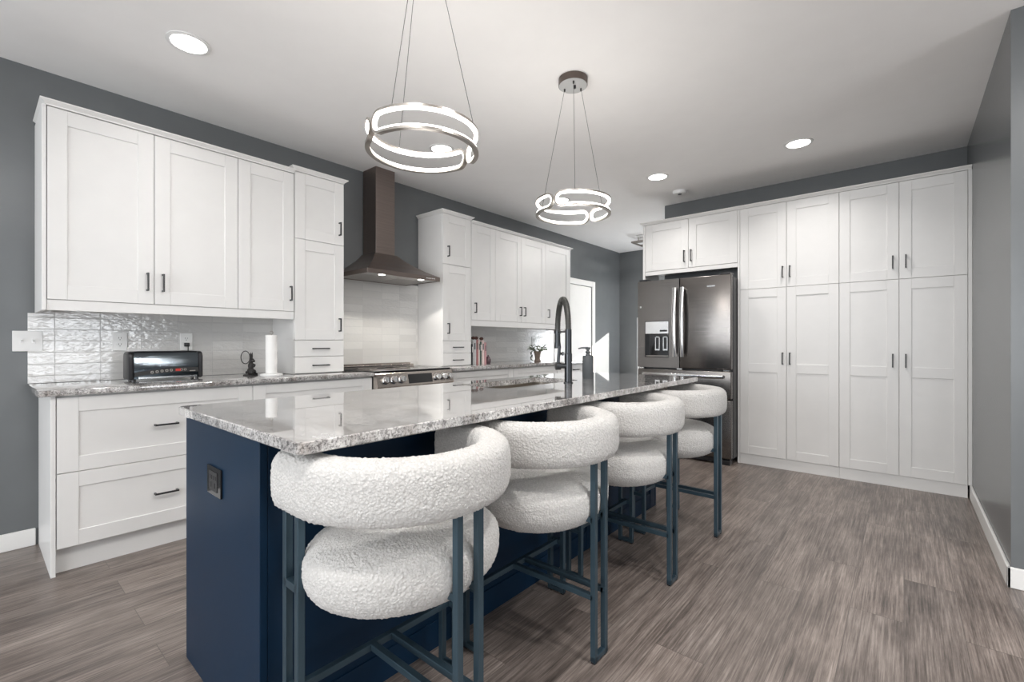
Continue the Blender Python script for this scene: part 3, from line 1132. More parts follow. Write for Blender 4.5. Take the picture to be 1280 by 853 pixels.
# island outlet
ol = thing('power_outlet', 'black square power outlet on the navy end of the island', 'outlet', (-1.66, IY0, 0.692))
mb = MB().box(-1.722, IY0 - 0.006, 0.648, -1.598, IY0 - 0.0002, 0.738, bev=0.002)
obj('cover_plate', mb, 'black_gloss', ol)
mb = MB()
mb.box(-1.695, IY0 - 0.008, 0.662, -1.625, IY0 - 0.006, 0.724, bev=0.001, seg=1)
obj('socket', mb, 'black', ol)
mb = MB()
for xx in (-1.677, -1.643):
    mb.box(xx - 0.010, IY0 - 0.0088, 0.700, xx - 0.006, IY0 - 0.0081, 0.712)
    mb.box(xx + 0.006, IY0 - 0.0088, 0.700, xx + 0.010, IY0 - 0.0081, 0.712)
    mb.box(xx - 0.003, IY0 - 0.0088, 0.674, xx + 0.003, IY0 - 0.0081, 0.690)
obj('slot', mb, 'gap', ol)

# island top with the sink opening
TX0, TX1, TY0, TY1 = -1.972, -1.040, 0.478, 3.135
SX0, SX1, SY0, SY1 = -1.835, -1.505, 1.70, 2.42


def rrect(x0, x1, y0, y1, r, n=6):
    pts = []
    for cx, cy, a0 in ((x1 - r, y1 - r, 0), (x0 + r, y1 - r, 90), (x0 + r, y0 + r, 180), (x1 - r, y0 + r, 270)):
        for k in range(n + 1):
            a = R(a0 + 90 * k / n)
            pts.append((cx + r * math.cos(a), cy + r * math.sin(a)))
    return pts


def slab_hole(outer, inner, z0, z1, bev):
    bm = bmesh.new()
    n = len(outer)

    def ring(pts, z):
        return [bm.verts.new((x, y, z)) for x, y in pts]

    def inset(pts, d):
        cx = sum(p[0] for p in pts) / len(pts)
        cy = sum(p[1] for p in pts) / len(pts)
        return [(x - math.copysign(d, x - cx), y - math.copysign(d, y - cy)) for x, y in pts]
    rs = [ring(inset(outer, bev), z0), ring(outer, z0 + bev), ring(outer, z1 - bev), ring(inset(outer, bev), z1),
          ring(inset(inner, -bev * 0.5), z1), ring(inner, z1 - bev * 0.5), ring(inner, z0)]
    for A, B in zip(rs, rs[1:] + rs[:1]):
        for i in range(n):
            bm.faces.new((A[i], A[(i + 1) % n], B[(i + 1) % n], B[i]))
    bmesh.ops.recalc_face_normals(bm, faces=list(bm.faces))
    return MB().merge(bm)


mb = slab_hole(rrect(TX0, TX1, TY0, TY1, 0.018), rrect(SX0, SX1, SY0, SY1, 0.05), CB, CT, 0.003)
tag(obj('island_countertop', mb, 'granite', base=(-1.5, 1.8, CB), smooth=30), 'long polished grey granite top of the navy island, with the sink cut into it', 'countertop')
# sink
sk = thing('sink', 'steel undermount sink set into the island top beside the faucet', 'sink', ((SX0 + SX1) / 2, (SY0 + SY1) / 2, 0.67))
bm = bmesh.new()
a0 = rrect(SX0 - 0.02, SX1 + 0.02, SY0 - 0.02, SY1 + 0.02, 0.06)
a1 = rrect(SX0 + 0.004, SX1 - 0.004, SY0 + 0.004, SY1 - 0.004, 0.048)
a2 = rrect(SX0 + 0.02, SX1 - 0.02, SY0 + 0.02, SY1 - 0.02, 0.045)
rs = [[bm.verts.new((x, y, z)) for x, y in pts] for pts, z in ((a0, CB - 0.0012), (a1, CB - 0.0012), (a1, 0.71), (a2, 0.69))]
n = len(a0)
for A, B in zip(rs, rs[1:]):
    for i in range(n):
        bm.faces.new((A[i], A[(i + 1) % n], B[(i + 1) % n], B[i]))
bm.faces.new(rs[-1])
bmesh.ops.recalc_face_normals(bm, faces=list(bm.faces))
so = obj('basin', MB().merge(bm), 'sink', sk, smooth=40)
sm = so.modifiers.new('thickness', 'SOLIDIFY')
sm.thickness = 0.0015
mb = MB().lathe([(0, 0), (0.045, 0), (0.045, 0.004), (0.03, 0.002), (0, 0.002)], ((SX0 + SX1) / 2, (SY0 + SY1) / 2, 0.6915), 24)
obj('drain', mb, 'chrome', sk, smooth=40)

# faucet
fx, fy = -1.445, 2.189
fa = thing('faucet', 'tall dark spring-neck kitchen faucet rising from the island top', 'faucet', (fx, fy, CT))
mb = MB().lathe([(0, 0), (0.027, 0), (0.027, 0.004), (0.0215, 0.008), (0.0215, 0.165), (0.0185, 0.168), (0.0185, 0.303), (0.0, 0.303)], (fx, fy, CT), 24)
obj('body', mb, 'faucet', fa, smooth=40)
sd_ = Vector((-0.8, 0.6, 0))
span = 0.19
zs = 1.207
pts = []
for k in range(33):
    a = math.pi * k / 32
    pts.append(Vector((fx, fy, zs)) + sd_ * (span / 2 - span / 2 * math.cos(a)) + Vector((0, 0, 0.178 * math.sin(a))))
pts = [Vector((fx, fy, zs - 0.01))] + pts + [Vector((fx, fy, zs - 0.02)) + sd_ * span]
obj('spring_neck', MB().tube(pts, [0.0145 + (0.0012 if k % 2 else 0) for k in range(len(pts))], 14), 'hose', fa, smooth=60)
mb = MB()
# finer coil rings along the neck
tot = len(pts)
for k in range(1, tot - 1):
    for fz in (0.0, 0.5):
        p = pts[k].lerp(pts[k + 1], fz) if k + 1 < tot else pts[k]
        d_ = (pts[min(k + 1, tot - 1)] - pts[k - 1]).normalized()
        e1 = d_.orthogonal().normalized()
        e2 = d_.cross(e1)
        mb.tube([p + (e1 * math.cos(a * math.pi / 6) + e2 * math.sin(a * math.pi / 6)) * 0.0158 for a in range(12)], 0.0022, 5, closed=True)
obj('spring_coil', mb, 'hose', fa, smooth=60)
hp = Vector((fx, fy, 0)) + sd_ * span
mb = MB().lathe([(0, 1.098), (0.020, 1.098), (0.021, 1.104), (0.017, 1.14), (0.0155, 1.207), (0.0, 1.207)], (hp.x, hp.y, 0), 20)
obj('spray_head', mb, 'faucet', fa, smooth=40)
mb = MB().tube([Vector((fx, fy, 1.196)), Vector((hp.x, hp.y, 1.196))], 0.006, 10)
mb.lathe([(0.0155, 1.186), (0.0205, 1.186), (0.0205, 1.206), (0.0155, 1.206)], (hp.x, hp.y, 0), 20)
obj('dock_arm', mb, 'faucet', fa, smooth=40)
hd = Vector((-0.62, -0.78, 0)).normalized()
p0 = Vector((fx, fy, 1.0))
mb = MB().lathe([(0, 0.016), (0.014, 0.016), (0.014, 0.045), (0.0215, 0.047), (0.0215, 0.074), (0.0, 0.076)], p0, 20, axis=hd)
obj('valve', mb, 'faucet', fa, smooth=40)
q0 = p0 + hd * 0.060
mb = MB().tube([q0, q0 + Vector((0.001, 0.003, 0.05)), q0 + Vector((0.004, 0.008, 0.112))], [0.0105, 0.0085, 0.0090], 10)
obj('lever', mb, 'faucet', fa, smooth=40)

# soap dispenser
sx, sy = -1.546, 2.569
sp = thing('soap_dispenser', 'dark grey cylindrical soap dispenser with pump on the island top', 'soap dispenser', (sx, sy, CT))
mb = MB().lathe([(0, 0), (0.034, 0), (0.036, 0.003), (0.036, 0.142), (0.034, 0.145), (0, 0.145)], (sx, sy, CT), 32)
obj('bottle', mb, 'lead', sp, smooth=40)
mb = MB().lathe([(0, 0.1452), (0.017, 0.1452), (0.017, 0.152), (0.012, 0.154), (0.012, 0.160), (0.018, 0.163), (0.018, 0.172), (0.009, 0.174), (0.009, 0.182), (0.0165, 0.184), (0.0165, 0.199), (0, 0.199)], (sx, sy, CT), 20)
mb.tube([(sx, sy, CT + 0.195), (sx - 0.03, sy - 0.026, CT + 0.195), (sx - 0.047, sy - 0.040, CT + 0.190)], [0.006, 0.0052, 0.004], 8)
obj('pump', mb, 'lead', sp, smooth=40)

# ------------------------------------------------------------------ bar stools
def fuzz(me, amp, scale):
    ns = [v.normal.copy() for v in me.vertices]
    for v, nn in zip(me.vertices, ns):
        p = v.co
        a = 2.2 * abs(noise.noise(p * scale)) + 0.6 * noise.noise(p * scale * 2.1 + Vector((3, 1, 7))) - 0.5
        v.co = p + nn * (amp * a)


def stool():
    t = thing('bar_stool', 'x', 'bar stool', (-1.115, 0, 0))
    cx = -1.115
    # seat: fat round cushion
    mb = MB()
    prof = []
    nv = 130
    R0, H0, zc = 0.285, 0.078, 0.556
    for k in range(nv + 1):
        a = -math.pi / 2 + math.pi * k / nv
        e = 0.54 if a > 0 else 0.68
        ca, sa = math.cos(a), math.sin(a)
        r_ = R0 * (abs(ca) ** e)
        z_ = zc + (H0 if a > 0 else 0.112) * math.copysign(abs(sa) ** 0.72, sa)
        if sa > 0:
            z_ += 0.012 * (1 - (r_ / R0) ** 2)
        prof.append((max(0.0, r_) if 0 < k < nv else 0.0, z_))
    mb.lathe(prof, (0, 0, 0), 420)
    for v in mb.bm.verts:
        v.co.x = -1.078 + v.co.x * 0.235 / R0
    so = obj('seat', mb, 'boucle', t, smooth=180)
    fuzz(so.data, 0.0019, 135)
    # wrap-around back: horseshoe
    path = []
    r_ = 0.2675
    xe = -1.212
    for k in range(34):
        path.append(Vector((xe + (cx - xe) * k / 34, -r_, 0)))
    for k in range(281):
        a = -math.pi / 2 + math.pi * k / 280
        path.append(Vector((cx + r_ * math.cos(a), r_ * math.sin(a), 0)))
    for k in range(1, 35):
        path.append(Vector((cx + (xe - cx) * k / 34, r_, 0)))
    # rounded end caps
    cap = 16
    pre, post, sc = [], [], []
    for k in range(cap):
        a = math.pi / 2 * (1 - (k + 0.35) / cap)
        pre.append(path[0] + Vector((-0.020 * math.sin(a), 0, 0)))
        sc.append(math.cos(a) ** 0.42)
    post = [Vector((p.x, r_, 0)) for p in reversed(pre)]
    scl = sc + [1.0] * len(path) + sc[::-1]
    full = pre + path + post
    m_ = 140
    sec = []
    for k in range(m_):
        a = 2 * math.pi * k / m_
        ca, sa = math.cos(a), math.sin(a)
        sec.append((0.077 * math.copysign(abs(ca) ** 0.62, ca), 0.0525 * math.copysign(abs(sa) ** 0.66, sa)))
    full = [p + Vector((0, 0, 0.781)) for p in full]
    mb = MB().tube(full, scl, sec=sec, up=(0, 0, 1))
    bo = obj('backrest', mb, 'boucle', t, smooth=180)
    fuzz(bo.data, 0.0019, 135)
    # three leg pairs of square tube, joined at the floor
    s = 0.0098
    lx = -1.205
    pairs = [((lx - 0.034, -0.2675), (lx + 0.034, -0.2675)), ((lx - 0.034, 0.2675), (lx + 0.034, 0.2675)),
             ((-0.833, -0.036), (-0.833, 0.036))]
    for a, b in pairs:
        mb = MB()
        for x, y in (a, b):
            mb.box(x - s, y - s, 0.006, x + s, y + s, 0.716, bev=0.0012, seg=1)
        mb.box(min(a[0], b[0]) - s, min(a[1], b[1]) - s, 0.0062, max(a[0], b[0]) + s, max(a[1], b[1]) + s, 0.0062 + 2 * s, bev=0.0012, seg=1)
        lg = obj('leg', mb, 'frame', t)
        mb = MB()
        for x, y in (a, b):
            mb.box(x - s * 0.8, y - s * 0.8, 0, x + s * 0.8, y + s * 0.8, 0.0065)
        obj('glide', mb, 'black', lg)
    zf = 0.232
    mb = MB()
    mb.box(lx - s, -0.2675, zf - s, lx + s, 0.2675, zf + s, bev=0.001, seg=1)
    for yy in (-0.2675, 0.2675):
        mb.box(lx - 0.034, yy - s, zf - s, lx + 0.034, yy + s, zf + s, bev=0.001, seg=1)
    for yy in (-0.036, 0.036):
        mb.box(lx, yy - s, zf - s, -0.833, yy + s, zf + s, bev=0.001, seg=1)
    obj('footrest', mb, 'frame', t)
    zf = 0.505
    mb = MB()
    mb.box(lx - s, -0.2675, zf - s, lx + s, 0.2675, zf + s, bev=0.001, seg=1)
    for yy in (-0.2675, 0.2675):
        mb.box(lx - 0.034, yy - s, zf - s, lx + 0.034, yy + s, zf + s)
    for yy in (-0.036, 0.036):
        mb.box(lx, yy - s, zf - s, -0.833, yy + s, zf + s, bev=0.001, seg=1)
    obj('seat_frame', mb, 'frame', t)
    return t


st = stool()
SL = ['cream boucle bar stool nearest the viewer, at the near corner of the island',
      'cream boucle bar stool at the island, second from the viewer',
      'cream boucle bar stool at the island, third from the viewer',
      'cream boucle bar stool farthest from the viewer, in front of the fridge']
for k, yy in enumerate((0.81, 1.461, 2.147, 2.845)):
    o = st if k == 0 else copy_tree(st)
    o.location = (-1.115, yy, 0)
    tag(o, SL[k], 'bar stool', 'bar stools along the island')

# ------------------------------------------------------------------ pendants
def pendant(label, cx, cy, gap0, gap1, wires):
    """gap0/gap1: directions (world angle) where the two loops meet; wires: world angles"""
    t = thing('pendant_light', label, 'pendant light', (cx, cy, ZC), 'pendant lights over the island')
    mb = MB().lathe([(0.0, -0.001), (0.084, -0.001), (0.084, -0.040), (0, -0.040)], (cx, cy, ZC), 40)
    cn = obj('canopy', mb, 'bronze', t, smooth=40)
    mb = MB().lathe([(0, -0.0402), (0.081, -0.0402), (0.081, -0.0425), (0, -0.0425)], (cx, cy, ZC), 40)
    obj('canopy_plate', mb, 'plate', cn)
    mb = MB().lathe([(0, -0.0425), (0.007, -0.0425), (0.007, -0.06), (0, -0.06)], (cx + 0.012, cy, ZC), 12)
    obj('cable_grip', mb, 'black', cn)
    r_, zt, zb = 0.208, 1.955, 1.878
    zm, hh = (zt + zb) / 2, (zt - zb) / 2

    def loop(a0, a1, off, nn=44):
        """rounded rectangle wrapped on the cylinder from angle a0 to a1"""
        A0, A1 = a0 * r_ + 0.008, a1 * r_ - 0.008
        h = hh
        rc_ = hh * 0.98
        out = []
        def arc(u, z, st):
            for k in range(9):
                a = st + math.pi / 2 * k / 8
                rr = rc_ - off
                out.append((u + rr * math.cos(a), z + rr * math.sin(a)))
        d = rc_
        for k in range(nn):
            out.append((A0 + d + (A1 - A0 - 2 * d) * k / nn, -h + off))
        arc(A1 - d, -h + d, -math.pi / 2)
        arc(A1 - d, h - d, 0)
        for k in range(1, nn):
            out.append((A1 - d - (A1 - A0 - 2 * d) * k / nn, h - off))
        arc(A0 + d, h - d, math.pi / 2)
        arc(A0 + d, -h + d, math.pi)
        P_, U_ = [], []
        last = None
        for u, z in out:
            if last and abs(u - last[0]) + abs(z - last[1]) < 1e-5:
                continue
            last = (u, z)
            a = u / r_
            P_.append(Vector((cx + r_ * math.cos(a), cy + r_ * math.sin(a), zm + z)))
            U_.append(Vector((math.cos(a), math.sin(a), 0)))
        if (P_[0] - P_[-1]).length < 1e-5:
            P_.pop(); U_.pop()
        return P_, U_
    for a0, a1 in ((gap0, gap1), (gap1, gap0 + 2 * math.pi)):
        P_, U_ = loop(a0, a1, 0.0)
        mb = MB().tube(P_, 1.0, closed=True, sec=[(-0.0095, -0.0045), (0.0095, -0.0045), (0.0095, 0.0045), (-0.0095, 0.0045)], up=U_)
        ch = obj('ring_channel', mb, 'nickel', t, smooth=30)
        P_, U_ = loop(a0, a1, 0.0085)
        mb = MB().tube(P_, 1.0, closed=True, sec=[(0.0074 * math.cos(k * math.pi / 5), 0.0058 * math.sin(k * math.pi / 5)) for k in range(10)], up=U_)
        obj('light_strip', mb, 'led', ch, smooth=60)
    ld = bpy.data.lights.new('ring_glow', 'POINT')
    ld.energy = 8
    ld.shadow_soft_size = 0.12
    ld.color = (1, 0.96, 0.91)
    lo = bpy.data.objects.new('ring_glow', ld)
    COL.objects.link(lo)
    lo.parent = t
    lo.location = (0, 0, zm - ZC)
    for a in wires:
        mb = MB().tube([(cx + 0.055 * math.cos(a), cy + 0.055 * math.sin(a), ZC - 0.043),
                        (cx + r_ * math.cos(a), cy + r_ * math.sin(a), zt + 0.003)], 0.0011, 6)
        mb.lathe([(0, 0), (0.005, 0), (0.005, 0.014), (0, 0.014)], (cx + 0.055 * math.cos(a), cy + 0.055 * math.sin(a), ZC - 0.0565), 8)
        obj('wire', mb, 'iron', t)
    return t


def camang(right, toward):
    """world angle of a direction given in the camera's floor frame"""
    yaw = R(40.4)
    rx, ry = math.cos(yaw), math.sin(yaw)
    tx, ty = math.sin(yaw), -math.cos(yaw)
    return math.atan2(right * ry + toward * ty, right * rx + toward * tx)


def pend(label, cx, cy, g0, g1, wa):
    a0, a1 = camang(*g0), camang(*g1)
    while a1 < a0:
        a1 += 2 * math.pi
    base = camang(*wa)
    pendant(label, cx, cy, a0, a1, [base, base + R(120), base + R(240)])


pend('ring pendant light over the near end of the island, its canopy out of the picture', -1.436, 1.149, (-0.74, 0.67), (0.76, -0.65), (0.985, -0.17))
pend('ring pendant light over the far end of the island, hung from a round bronze canopy', -1.472, 2.279, (-0.6, 0.8), (0.6, -0.8), (-0.08, 1.0))

# ------------------------------------------------------------------ ceiling fittings
cans = [((-2.80, 0.727), 'recessed ceiling light above the long wall cabinet at the left'),
        ((-2.794, 2.422), 'recessed ceiling light above the range, seen through the near ring pendant'),
        ((-2.816, 4.119), 'recessed ceiling light seen through the far ring pendant'),
        ((-1.74, 4.126), 'recessed ceiling light in front of the fridge'),
        ((-0.621, 4.137), 'recessed ceiling light in front of the pantry doors')]
# unseen lamps added overhead and in the hall to brighten the room
cans += [((-0.05, 1.35), 'added fill light overhead, out of the picture, right of the island'),
         ((-0.62, 0.10), 'added fill light overhead, out of the picture, above the viewer'),
         ((0.9, 1.75), 'added fill light overhead, out of the picture, at the far right'),
         ((-2.35, 6.2), 'added fill light on the hall ceiling, hidden behind the fridge cabinet'),
         ((-0.62, -1.7), 'added fill light overhead, out of the picture, behind the viewer')]
for ic, ((x, y), lab) in enumerate(cans):
    t = thing('recessed_light', lab, 'ceiling light', (x, y, ZC), 'recessed ceiling lights')
    mb = MB().lathe([(0.078, -0.0005), (0.098, -0.0005), (0.098, -0.004), (0.080, -0.007), (0.078, -0.004), (0.078, -0.0005)], (x, y, ZC), 40, caps=False)
    obj('trim_ring', mb, 'plastic', t, smooth=40)
    mb = MB().lathe([(0, -0.0005), (0.077, -0.0005), (0.077, -0.0035), (0, -0.0035)], (x, y, ZC), 40)
    obj('lens', mb, 'can', t)
    nm = 'downlight' if ic < 5 else 'overhead_fill'
    ld = bpy.data.lights.new(nm, 'AREA')
    ld.shape = 'DISK'
    ld.size = 0.14 if ic < 5 else 0.15
    ld.energy = (2.2, 2.2, 3.0, 6.5, 6.5, 20, 20, 20, 34, 20)[ic]
    ld.color = (1, 0.975, 0.95)
    if ic < 5:
        ld.spread = R(125)
    lo = bpy.data.objects.new(nm, ld)
    COL.objects.link(lo)
    lo.parent = t
    lo.location = (0, 0, -0.008)
x, y = -1.732, 4.665
t = thing('smoke_detector', 'round white smoke detector on the ceiling above the fridge', 'smoke detector', (x, y, ZC))
mb = MB().lathe([(0, -0.0005), (0.07, -0.0005), (0.07, -0.012), (0.062, -0.03), (0.045, -0.036), (0, -0.036)], (x, y, ZC), 36)
obj('housing', mb, 'plastic', t, smooth=40)
mb = MB().lathe([(0, -0.0362), (0.02, -0.0362), (0.018, -0.040), (0, -0.040)], (x + 0.005, y - 0.02, ZC), 20)
obj('sensor', mb, 'lead', t)
# hall ceiling light: metal frame around a square glass
x, y = -2.80, 6.30
t = thing('flush_ceiling_light', 'square metal-framed ceiling light in the hall, peeking out left of the fridge cabinet', 'ceiling light', (x, y, ZC))
mb = MB()
e = 0.17
for s in (-1, 1):
    mb.box(x - e, y + s * e - 0.008, ZC - 0.11, x + e, y + s * e + 0.008, ZC - 0.09)
    mb.box(x + s * e - 0.008, y - e, ZC - 0.11, x + s * e + 0.008, y + e, ZC - 0.09)
for sa in (-1, 1):
    for sb in (-1, 1):
        mb.box(x + sa * 0.10 - 0.006, y + sb * 0.10 - 0.006, ZC - 0.1, x + sa * 0.10 + 0.006, y + sb * 0.10 + 0.006, ZC - 0.0005)
mb.box(x - e, y - 0.106, ZC - 0.108, x + e, y - 0.094, ZC - 0.094)
mb.box(x - e, y + 0.094, ZC - 0.108, x + e, y + 0.106, ZC - 0.094)
obj('frame', mb, 'nickel', t)
mb = MB().box(x - 0.12, y - 0.12, ZC - 0.03, x + 0.12, y + 0.12, ZC - 0.0005, bev=0.005)
obj('ceiling_plate', mb, 'plastic', t)
mb = MB().box(x - 0.09, y - 0.09, ZC - 0.075, x + 0.09, y + 0.09, ZC - 0.031, bev=0.01)
obj('glass_shade', mb, 'plastic', t)

# ------------------------------------------------------------------ switches and outlets on the left wall
TX = XW + 0.009
t = thing('light_switch', 'white double light switch plate half on the tiles, half on the grey wall', 'light switch', (TX, 0.205, 1.14))
obj('cover_plate', MB().box(XW + 0.0005, 0.147, 1.084, TX + 0.006, 0.263, 1.197, bev=0.002), 'plastic', t)
for yy in (0.182, 0.228):
    mb = MB().box(TX + 0.005, yy - 0.006, 1.128, TX + 0.0075, yy + 0.006, 1.154, bev=0.001, seg=1)
    mb.prism([(TX + 0.006, 1.136), (TX + 0.016, 1.147), (TX + 0.015, 1.152), (TX + 0.006, 1.148)], 'y', yy - 0.004, yy + 0.004)
    obj('toggle', mb, 'plastic', t)


def outlet(label, yc, zc):
    t = thing('wall_outlet', label, 'outlet', (TX, yc, zc), 'white outlets in the tiles')
    obj('cover_plate', MB().box(TX + 0.0003, yc - 0.035, zc - 0.057, TX + 0.006, yc + 0.035, zc + 0.057, bev=0.002), 'plastic', t)
    for s in (-1, 1):
        mb = MB().lathe([(0, 0), (0.0165, 0), (0.0165, 0.002), (0, 0.002)], (TX + 0.006, yc, zc + s * 0.0195), 20, axis=(1, 0, 0))
        so = obj('socket', mb, 'plastic', t)
        mb = MB()
        for q in (-0.006, 0.006):
            mb.box(TX + 0.0078, yc + q - 0.001, zc + s * 0.0195 - 0.001, TX + 0.0084, yc + q + 0.001, zc + s * 0.0195 + 0.008)
        mb.box(TX + 0.0078, yc - 0.002, zc + s * 0.0195 - 0.010, TX + 0.0084, yc + 0.002, zc + s * 0.0195 - 0.006)
        obj('slot', mb, 'gap', so)
    return t


outlet('white wall outlet left of the toaster, nothing plugged in', 0.599, 1.139)
outlet('white wall outlet above the toaster with a black plug in it', 0.945, 1.139)
outlet('white wall outlet on the tiles above and left of the potted plant', 4.775, 1.155)

# ------------------------------------------------------------------ toaster
ty0, ty1, tx0, tx1 = 0.590, 0.966, -3.555, -3.418
t = thing('toaster', 'long dark chrome toaster on the left counter under the wall cabinets', 'toaster', ((tx0 + tx1) / 2, (ty0 + ty1) / 2, CT))
mb = MB()
prof = [(tx0, CT + 0.014), (tx1, CT + 0.014), (tx1, CT + 0.150), (tx1 - 0.012, CT + 0.168), (tx1 - 0.03, CT + 0.172), (tx0 + 0.03, CT + 0.172), (tx0 + 0.012, CT + 0.168), (tx0, CT + 0.15)]
mb.prism(prof, 'y', ty0 + 0.028, ty1 - 0.028)
obj('shell', mb, 'toaster', t, smooth=40)
for ya, yb in ((ty0, ty0 + 0.0278), (ty1 - 0.0278, ty1)):
    mb = MB()
    p2 = [(tx0 - 0.003, CT + 0.008), (tx1 + 0.003, CT + 0.008), (tx1 + 0.003, CT + 0.15), (tx1 - 0.010, CT + 0.170), (tx1 - 0.03, CT + 0.175), (tx0 + 0.03, CT + 0.175), (tx0 + 0.010, CT + 0.170), (tx0 - 0.003, CT + 0.15)]
    mb.prism(p2, 'y', ya, yb, bev=0.012)
    obj('end_cap', mb, 'black', t, smooth=40)
mb = MB().box(tx0 + 0.005, ty0 + 0.03, CT + 0.1722, tx1 - 0.012, ty1 - 0.03, CT + 0.176, bev=0.001, seg=1)
tp = obj('top_plate', mb, 'black', t)
for xx in (tx0 + 0.035, tx0 + 0.085):
    obj('slot', MB().box(xx, ty0 + 0.055, CT + 0.1758, xx + 0.028, ty1 - 0.055, CT + 0.1765), 'gap', tp)
# arched black control band along the front
tmp = bmesh.new()
nb = 24
top, bot, tb, bb = [], [], [], []
for k in range(nb + 1):
    u = k / nb
    yy = ty0 + 0.0285 + (ty1 - ty0 - 0.057) * u
    zt = CT + 0.050 + 0.026 * math.sin(math.pi * min(1, u * 0.62 + 0.03))
    zb = CT + 0.026 + 0.022 * math.sin(math.pi * min(1, u * 0.62 + 0.03))
    top.append(tmp.verts.new((tx1 + 0.004, yy, zt)))
    bot.append(tmp.verts.new((tx1 + 0.006, yy, zb)))
    tb.append(tmp.verts.new((tx1 - 0.001, yy, zt)))
    bb.append(tmp.verts.new((tx1 - 0.001, yy, zb)))
for k in range(nb):
    tmp.faces.new((bot[k], bot[k + 1], top[k + 1], top[k]))
    tmp.faces.new((top[k], top[k + 1], tb[k + 1], tb[k]))
    tmp.faces.new((bb[k], bb[k + 1], bot[k + 1], bot[k]))
bmesh.ops.recalc_face_normals(tmp, faces=list(tmp.faces))
cb_ = obj('control_band', MB().merge(tmp), 'gap', t, smooth=30)
for q in range(8):
    u = (0.26, 0.335, 0.41, 0.485, 0.555, 0.72, 0.78, 0.80)[q]
    if q == 7:
        continue
    yy = ty0 + 0.0285 + (ty1 - ty0 - 0.057) * u
    zz = CT + 0.038 + 0.024 * math.sin(math.pi * min(1, u * 0.62 + 0.03))
    mb = MB().lathe([(0.0045, 0), (0.0075, 0), (0.0075, 0.002), (0.0045, 0.002), (0.0045, 0)], (tx1 + 0.0045, yy, zz), 16, axis=(1, 0, 0), caps=False)
    obj('button', mb, 'nickel', cb_)
mb = MB().box(tx1 + 0.004, ty0 + 0.228, CT + 0.054, tx1 + 0.0065, ty0 + 0.255, CT + 0.068)
obj('clock_display', mb, 'clockred', cb_)
mb = MB().box(tx1 + 0.004, ty1 - 0.075, CT + 0.050, tx1 + 0.0062, ty1 - 0.045, CT + 0.055)
obj('word_mark', mb, 'nickel', cb_)
mb = MB().box(tx1 - 0.001, ty0 + 0.05, CT + 0.014, tx1 + 0.003, ty1 - 0.035, CT + 0.026, bev=0.001, seg=1)
obj('crumb_tray', mb, 'chrome', t)
for xx in (tx0 + 0.02, tx1 - 0.02):
    for yy in (ty0 + 0.03, ty1 - 0.03):
        obj('foot', MB().lathe([(0, 0), (0.010, 0), (0.010, 0.015), (0, 0.015)], (xx, yy, CT + 0.0003), 12), 'black', t)
mb = MB()
mb.box(TX + 0.0085, 0.930, 1.106, TX + 0.034, 0.958, 1.132, bev=0.004)
mb.tube([(TX + 0.028, 0.95, 1.11), (TX + 0.034, 0.948, 1.08), (TX + 0.037, 0.944, 1.04), (TX + 0.045, 0.935, 0.99), (TX + 0.08, 0.915, 0.94), (tx0 - 0.002, 0.90, 0.93)], 0.0035, 8)
obj('power_cord', mb, 'black', t, smooth=40)

# ------------------------------------------------------------------ rabbit figurine holding a ring
x, y = -3.46, 1.262
t = thing('figurine', 'small dark metal rabbit figurine with a big ring, beside the paper towel', 'figurine', (x, y, CT))
yaw = R(40.4)
rt = Vector((math.cos(yaw), math.sin(yaw), 0))   # the figurine faces along the wall, seen from the side


def at(u, w_, z):
    v = rt * u + Vector((-rt.y, rt.x, 0)) * w_
    return (x + v.x, y + v.y, CT + z)


mb = MB()
mb.sphere(at(0, 0, 0.030), 0.026, 0.022, 0.028)
mb.sphere(at(0.002, 0, 0.066), 0.020, 0.018, 0.030)
mb.sphere(at(0.010, 0, 0.104), 0.020, 0.014, 0.016)
mb.sphere(at(0.022, 0, 0.100), 0.010, 0.009, 0.008)
for s in (-1, 1):
    mb.tube([at(0.004, s * 0.006, 0.112), at(0.003, s * 0.008, 0.135), at(0.006, s * 0.010, 0.160)], [0.006, 0.0075, 0.002], 8)
    mb.tube([at(0.004, s * 0.014, 0.080), at(0.022, s * 0.016, 0.072), at(0.018, s * 0.010, 0.058)], [0.007, 0.006, 0.005], 8)
    mb.sphere(at(0.014, s * 0.018, 0.024), 0.020, 0.012, 0.018)
    mb.sphere(at(0.030, s * 0.018, 0.012), 0.016, 0.008, 0.006)
mb.sphere(at(-0.026, 0, 0.022), 0.010)
obj('rabbit', mb, 'iron', t, smooth=60)
mb = MB().lathe([(0, 0), (0.046, 0), (0.046, 0.005), (0.042, 0.007), (0, 0.007)], (x, y, CT + 0.0003), 28)
obj('base', mb, 'iron', t, smooth=40)
mb = MB().tube([at(-0.034 + 0.031 * math.cos(a * math.pi / 18), -0.004, 0.126 + 0.044 * math.sin(a * math.pi / 18)) for a in range(36)], 0.0028, 8, closed=True)
mb.tube([at(-0.010, -0.004, 0.097), at(0.0, 0, 0.085)], 0.004, 8)
obj('ring', mb, 'iron', t, smooth=60)

